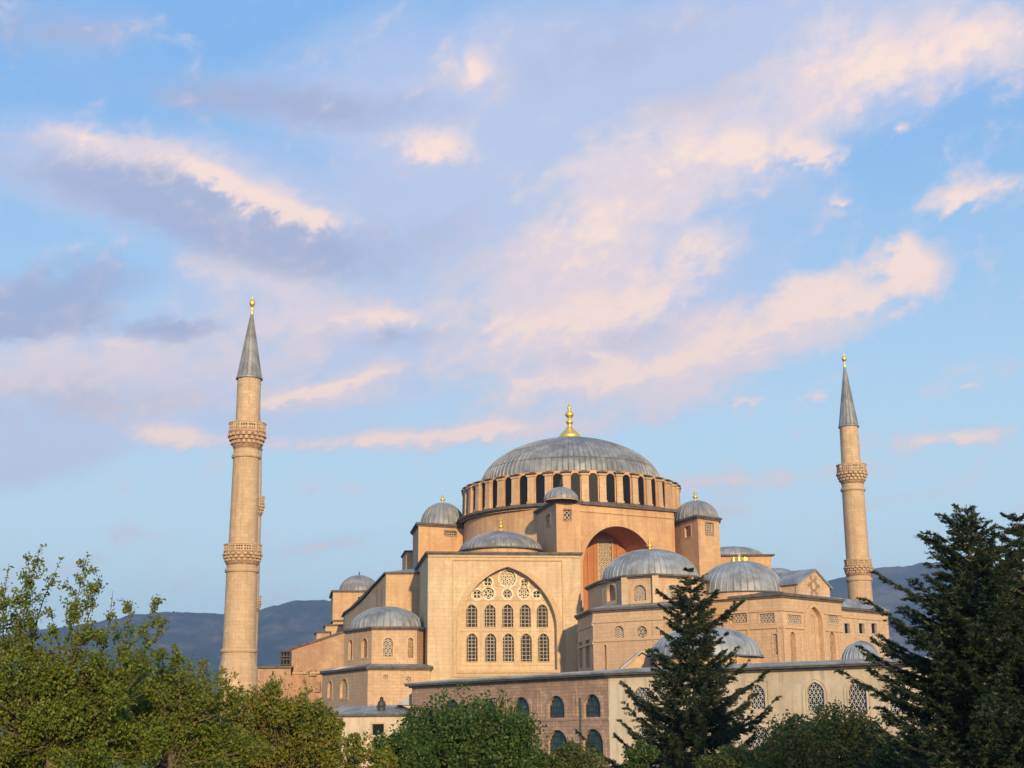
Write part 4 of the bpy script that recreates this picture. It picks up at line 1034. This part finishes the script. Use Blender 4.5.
def round_tree(px, ytop, wpx, Y, label, leaf, size, nclump, per, zlow=.15, name='tree', squash=.8, seed=1, cat='tree', cy=None):
    """dense broadleaf: limbs to clumps spread over an uneven crown"""
    global rng
    rng = np.random.default_rng(seed)
    rx = wpx / 2 / F * Y; top = zof(px, ytop, Y); rz = rx * squash if cy is None else cy; cz = top - rz; c = np.array([at(px, ytop, Y).x, Y, cz])
    root = thing(name, label, cat, (c[0], Y, 0)); P = []; O = []; paths = []
    base = (c[0], Y, 0); fork = (c[0] + .1, Y, max(.6, cz - rz * .8)); paths.append((curve(base, fork, (0.1, 0, 0), 4), [rx * .06 + .06] * 2 + [rx * .055 + .04] * 2))
    for i in range(nclump):
        d = unit(rng.normal(size=3)); d[2] = abs(d[2]) * (1 if rng.random() < .8 else -.5); rr = rng.uniform(.55, .95)
        cc = c + d * np.array([rx, rx * .9, rz]) * rr; cr = rx * rng.uniform(.16, .30)
        if i % 3 == 0: paths.append((curve(fork, cc, rng.normal(size=3) * .15, 5), [rx * .035 + .02, rx * .025 + .015, rx * .018, rx * .012, .008]))
        n = int(per * rng.uniform(.7, 1.3)); q = unit(rng.normal(size=(n, 3))); r = rng.uniform(.35, 1.0, (n, 1)) ** .6
        r *= 1 + .25 * np.sin(q[:, :1] * 5 + i) * np.cos(q[:, 1:2] * 4)
        P.append(cc + q * r * cr * np.array([1.1, 1.1, .85])); O.append(q)
    # protruding shoots
    for i in range(nclump // 2):
        d = unit(rng.normal(size=3)); d[2] = abs(d[2]); a = c + d * np.array([rx, rx, rz]) * .85; e = a + (d + [0, 0, .6]) * rx * rng.uniform(.10, .22)
        n = int(per * .12) + 6; s = rng.uniform(0, 1, (n, 1)); P.append(a + (e - a) * s + rng.normal(size=(n, 3)) * size * .8); O.append(np.repeat(d[None], n, 0))
    P = np.concatenate(P); O = np.concatenate(O); A, B = rand_leaves(P, size, .55, .2, O)
    trunk_obj(root, paths); diamonds(P, A, B, 'crown', leaf, root); return root

def sprig_tree(root_px, tips, Y, label, leaf, size, fills, seed=3, per_m=46, spread=.55, sub=9, name='tree', twig=.010):
    """open tree: arching limbs towards the given tips, leafy side twigs, denser masses low down"""
    global rng
    rng = np.random.default_rng(seed)
    bx = at(root_px[0], root_px[1], Y); base = (bx.x, Y, 0); root = thing(name, label, 'tree', (bx.x, Y, 0))
    paths = []; P = []; O = []; fork = np.array([bx.x, Y, bx.z])
    paths.append((curve(base, fork, (.1, 0, 0), 5), [.15, .13, .12, .11, .10]))
    def leaves_on(pts, dens, sp):
        pts = np.array(pts); L = np.linalg.norm(np.diff(pts, axis=0), axis=1).sum(); n = max(3, int(L * dens))
        s = rng.uniform(0, 1, n) * (len(pts) - 1); i = np.minimum(s.astype(int), len(pts) - 2); f = (s - i)[:, None]
        q = pts[i] * (1 - f) + pts[i + 1] * f; P.append(q + rng.normal(size=q.shape) * sp); O.append(unit(rng.normal(size=q.shape) + [0, 0, .5]))
    for (tx, ty) in tips:
        Yt = Y + rng.uniform(-1.2, 1.2); tip = np.array(at(tx, ty, Yt)); st = fork + np.array([rng.uniform(-.1, .1), 0, rng.uniform(-.6, .4)])
        d = tip - st; L = np.linalg.norm(d); pts = curve(st, tip, np.array([np.sign(d[0]) * .14 * L * .6 + rng.normal() * .09 * L, 0, -.05 * L]), 9)
        paths.append((pts, list(np.linspace(.03, .004, 9)))); pa = np.array(pts)
        leaves_on(pts[5:], per_m * .8, size * .55)
        for j in range(sub):
            s = rng.uniform(.28, .95); k = s * 8; i = int(min(k, 7)); q = pa[i] + (pa[i + 1] - pa[i]) * (k - i)
            dd = unit((pa[i + 1] - pa[i]) + rng.normal(size=3) * np.array([1, 1, .55]) * np.linalg.norm(pa[i + 1] - pa[i]) * 1.3 + np.array([0, 0, .15]))
            ln = spread * (1.15 - s) * rng.uniform(.6, 1.3) + .14; e = q + dd * ln
            tp = curve(q, e, rng.normal(size=3) * .05, 4); paths.append((tp, [twig, twig * .8, twig * .6, .003])); leaves_on(tp, per_m, size * .6)
            for _ in range(3):
                q2 = q + (e - q) * rng.uniform(.3, .9); e2 = q2 + unit(dd + rng.normal(size=3) * .8) * ln * .45; tp = curve(q2, e2, (0, 0, 0), 3); paths.append((tp, [.006, .005, .003])); leaves_on(tp, per_m * 1.1, size * .5)
    for (px, py, rxp, ryp, cnt) in fills:
        c = np.array(at(px, py, Y + rng.uniform(-.8, .8))); k = Y / F; nc = max(3, int(cnt / 260))
        for _ in range(nc):
            q0 = unit(rng.normal(size=3)) * rng.uniform(.2, .95) * np.array([rxp * k, rxp * k * .8, ryp * k]) + c; cr = min(rxp, ryp) * k * rng.uniform(.22, .42)
            q = unit(rng.normal(size=(260, 3))); r = rng.uniform(.2, 1, (260, 1)) ** .6; P.append(q0 + q * r * cr); O.append(q)
            paths.append((curve(fork - [0, 0, .5], q0, rng.normal(size=3) * .1, 5), [.03, .02, .015, .01, .005]))
    P = np.concatenate(P); O = np.concatenate(O); A, B = rand_leaves(P, size, .55, .1, O)
    trunk_obj(root, paths); diamonds(P, A, B, 'crown', leaf, root); return root

def conifer(px, ytop, Y, hgt, rad, label, mat, nlev, seed=5, droop=-.10, upturn=.35, nl=.16, lean=0, dens=1.0, gap=.0, top_extra=(), name='conifer', shape=1.0, jag=.28):
    """spruce-like tree: whorls of sweeping boughs carrying needle-covered branchlets"""
    global rng
    rng = np.random.default_rng(seed)
    tp = at(px, ytop, Y); root = thing(name, label, 'conifer', (tp.x, Y, 0)); paths = []; P = []; A = []; B = []
    def leader(x0, y0, z_top, z_bot, rmax, nlev, rb):
        trunk = curve((x0, y0, z_bot), (x0 + lean, y0, z_top), (0.05, 0, 0), 8); paths.append((trunk, list(np.linspace(rb, .012, 8)))); Hc = z_top - z_bot
        for lv in range(nlev):
            f = (lv + rng.uniform(0, .8)) / nlev; f = f ** .9; z = z_top - f * Hc * .97 - .05
            Rl = rmax * (f ** shape) * rng.uniform(1 - jag, 1 + jag * .6) + .12; nb = 5 + int(3 * f)
            a0 = rng.uniform(0, 6.28)
            for k in range(nb):
                a = a0 + 2 * math.pi * k / nb + rng.uniform(-.3, .3); L = Rl * (rng.uniform(.95, 1.2) if rng.random() < .3 else rng.uniform(.5, .85))
                if rng.random() < gap: continue
                er = np.array([math.cos(a), math.sin(a), 0]); et = np.array([-er[1], er[0], 0])
                s = np.linspace(0, 1, 7); el_ = (.60 * (1 - f) + .10)          # young boughs rise, old ones sweep down and turn up
                pts = np.array([x0 + lean * (1 - f), y0, z]) + er * (s * L)[:, None] + np.array([0, 0, 1.0]) * ((el_ * s + (droop * 1.6) * f * np.sin(math.pi * s * .8) * 1.6 + upturn * f * s ** 3 * .5) * L)[:, None]
                paths.append(([tuple(q) for q in pts], list(np.linspace(.03 + .012 * L, .006, 7))))
                nt = max(6, int(L / .05 * dens))
                for j in range(nt):
                    sj = rng.uniform(.12, 1.0); kk = sj * 6; i = int(min(kk, 5)); q = pts[i] + (pts[i + 1] - pts[i]) * (kk - i); dr = unit(pts[i + 1] - pts[i])
                    sd_ = 1 if j % 2 else -1
                    tl = (0.30 * (1.2 - sj) * min(L, 2.6) + .16) * rng.uniform(.6, 1.15)
                    td = unit(dr * .85 + et * sd_ * rng.uniform(.5, 1.0) + np.array([0, 0, rng.uniform(-.45, .12)])); nn = max(5, int(tl / nl * 13))
                    ss = rng.uniform(0, 1, (nn, 1)); base = q + td * tl * ss + rng.normal(size=(nn, 3)) * .025
                    base[:, 2] -= (ss[:, 0] ** 2) * tl * .18
                    nd = unit(td + rng.normal(size=(nn, 3)) * .55); P.append(base); s_ = nl * rng.uniform(.6, 1.2, (nn, 1)) * .5; A.append(nd * s_)
                    B.append(unit(np.cross(nd, rng.normal(size=(nn, 3)))) * s_ * .22)
    leader(tp.x - lean, Y, tp.z, tp.z - hgt, rad, nlev, .05 + hgt * .012)
    for (ex, ey, eh, er_, en) in top_extra:
        q = at(ex, ey, Y + rng.uniform(-1, 1)); leader(q.x, q.y, q.z, q.z - eh, er_, en, .05 + eh * .01)
    zb_ = tp.z - hgt
    if zb_ > 0: paths.append(([(tp.x - lean, Y, 0), (tp.x - lean, Y, zb_ + .2)], [.08 + hgt * .014, .05 + hgt * .012]))
    trunk_obj(root, paths); diamonds(np.concatenate(P), np.concatenate(A), np.concatenate(B), 'crown', mat, root); return root

sprig_tree((52, 720), [(42, 545), (88, 552), (62, 557), (9, 563), (113, 591), (133, 600), (161, 600), (171, 614), (2, 592), (100, 575), (28, 580), (-30, 575), (75, 590), (146, 625), (-15, 610), (50, 610), (120, 640), (20, 620)],
           30, 'tall loose leafy tree with open upright sprigs at the far left', 'leaf_a', .085,
           [(20, 700, 90, 60, 15000), (90, 690, 70, 40, 10000), (60, 748, 120, 44, 26000), (10, 655, 30, 14, 900)], seed=3, sub=10, per_m=60, spread=.62)
sprig_tree((170, 745), [(175, 645), (190, 655), (205, 662), (222, 668), (160, 650), (140, 655), (215, 690), (236, 672), (243, 690), (185, 675)],
           33, 'full green tree just right of the loose sprigged tree', 'leaf_a', .09,
           [(165, 705, 62, 48, 18000), (190, 752, 80, 42, 16000), (120, 725, 50, 40, 7000)], seed=8, spread=.4, sub=9, per_m=62)
sprig_tree((285, 775), [(272, 672), (236, 674), (303, 672), (256, 684), (290, 683), (318, 700), (245, 700), (228, 690), (330, 715), (268, 690), (300, 690), (345, 735), (282, 676)],
           37, 'yellowish green shrubby tree with upright shoots before the low brick wing', 'leaf_b', .10,
           [(275, 738, 66, 48, 19000), (240, 760, 50, 30, 7000), (320, 765, 34, 30, 3600), (280, 712, 26, 22, 1800), (250, 728, 25, 25, 1800), (312, 722, 28, 28, 3000), (262, 712, 34, 26, 2500), (235, 722, 30, 30, 2500)], seed=12, spread=.34, sub=8)
round_tree(362, 735, 70, 50, 'low sparse shrub in front of the lead roofed annex', 'leaf_b', .12, 24, 170, seed=14, name='shrub', cat='shrub')
round_tree(466, 699, 158, 60, 'dense round dark green tree before the pink masonry wall', 'leaf_c', .17, 150, 330, seed=15, squash=.95)
round_tree(402, 728, 66, 56, 'small dark green tree tucked against the round tree', 'leaf_c', .16, 40, 260, seed=16, squash=1.1)
round_tree(568, 745, 78, 62, 'low dark green shrub under the pink wall windows', 'leaf_d', .14, 50, 250, seed=17, name='shrub', cat='shrub')
round_tree(641, 742, 42, 58, 'small bright rounded shrub at the foot of the central conifer', 'leaf_c', .12, 30, 260, seed=18, name='shrub', cat='shrub', squash=1.2)
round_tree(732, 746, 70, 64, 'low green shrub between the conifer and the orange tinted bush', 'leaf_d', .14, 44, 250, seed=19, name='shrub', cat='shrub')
round_tree(826, 711, 150, 66, 'broad olive bush with orange tinted sprays', 'leaf_e', .17, 140, 320, seed=20, squash=.85, name='bush', cat='bush')
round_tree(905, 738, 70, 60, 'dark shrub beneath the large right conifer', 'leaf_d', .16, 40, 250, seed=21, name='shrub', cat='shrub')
conifer(689, 569, 76, 13.2, 5.9, 'dark solitary spruce standing before the two mausoleums', 'needle', 34, seed=25, nl=.22, dens=.8, shape=.78, upturn=.4)
conifer(966, 504, 50, 13.5, 5.7, 'massive dark double topped conifer at the right edge', 'needle_b', 60, seed=31, nl=.19, dens=.8, gap=.14, shape=.74, droop=-.05, upturn=.25,
        top_extra=[(1016, 514, 10.0, 5.0, 36)])
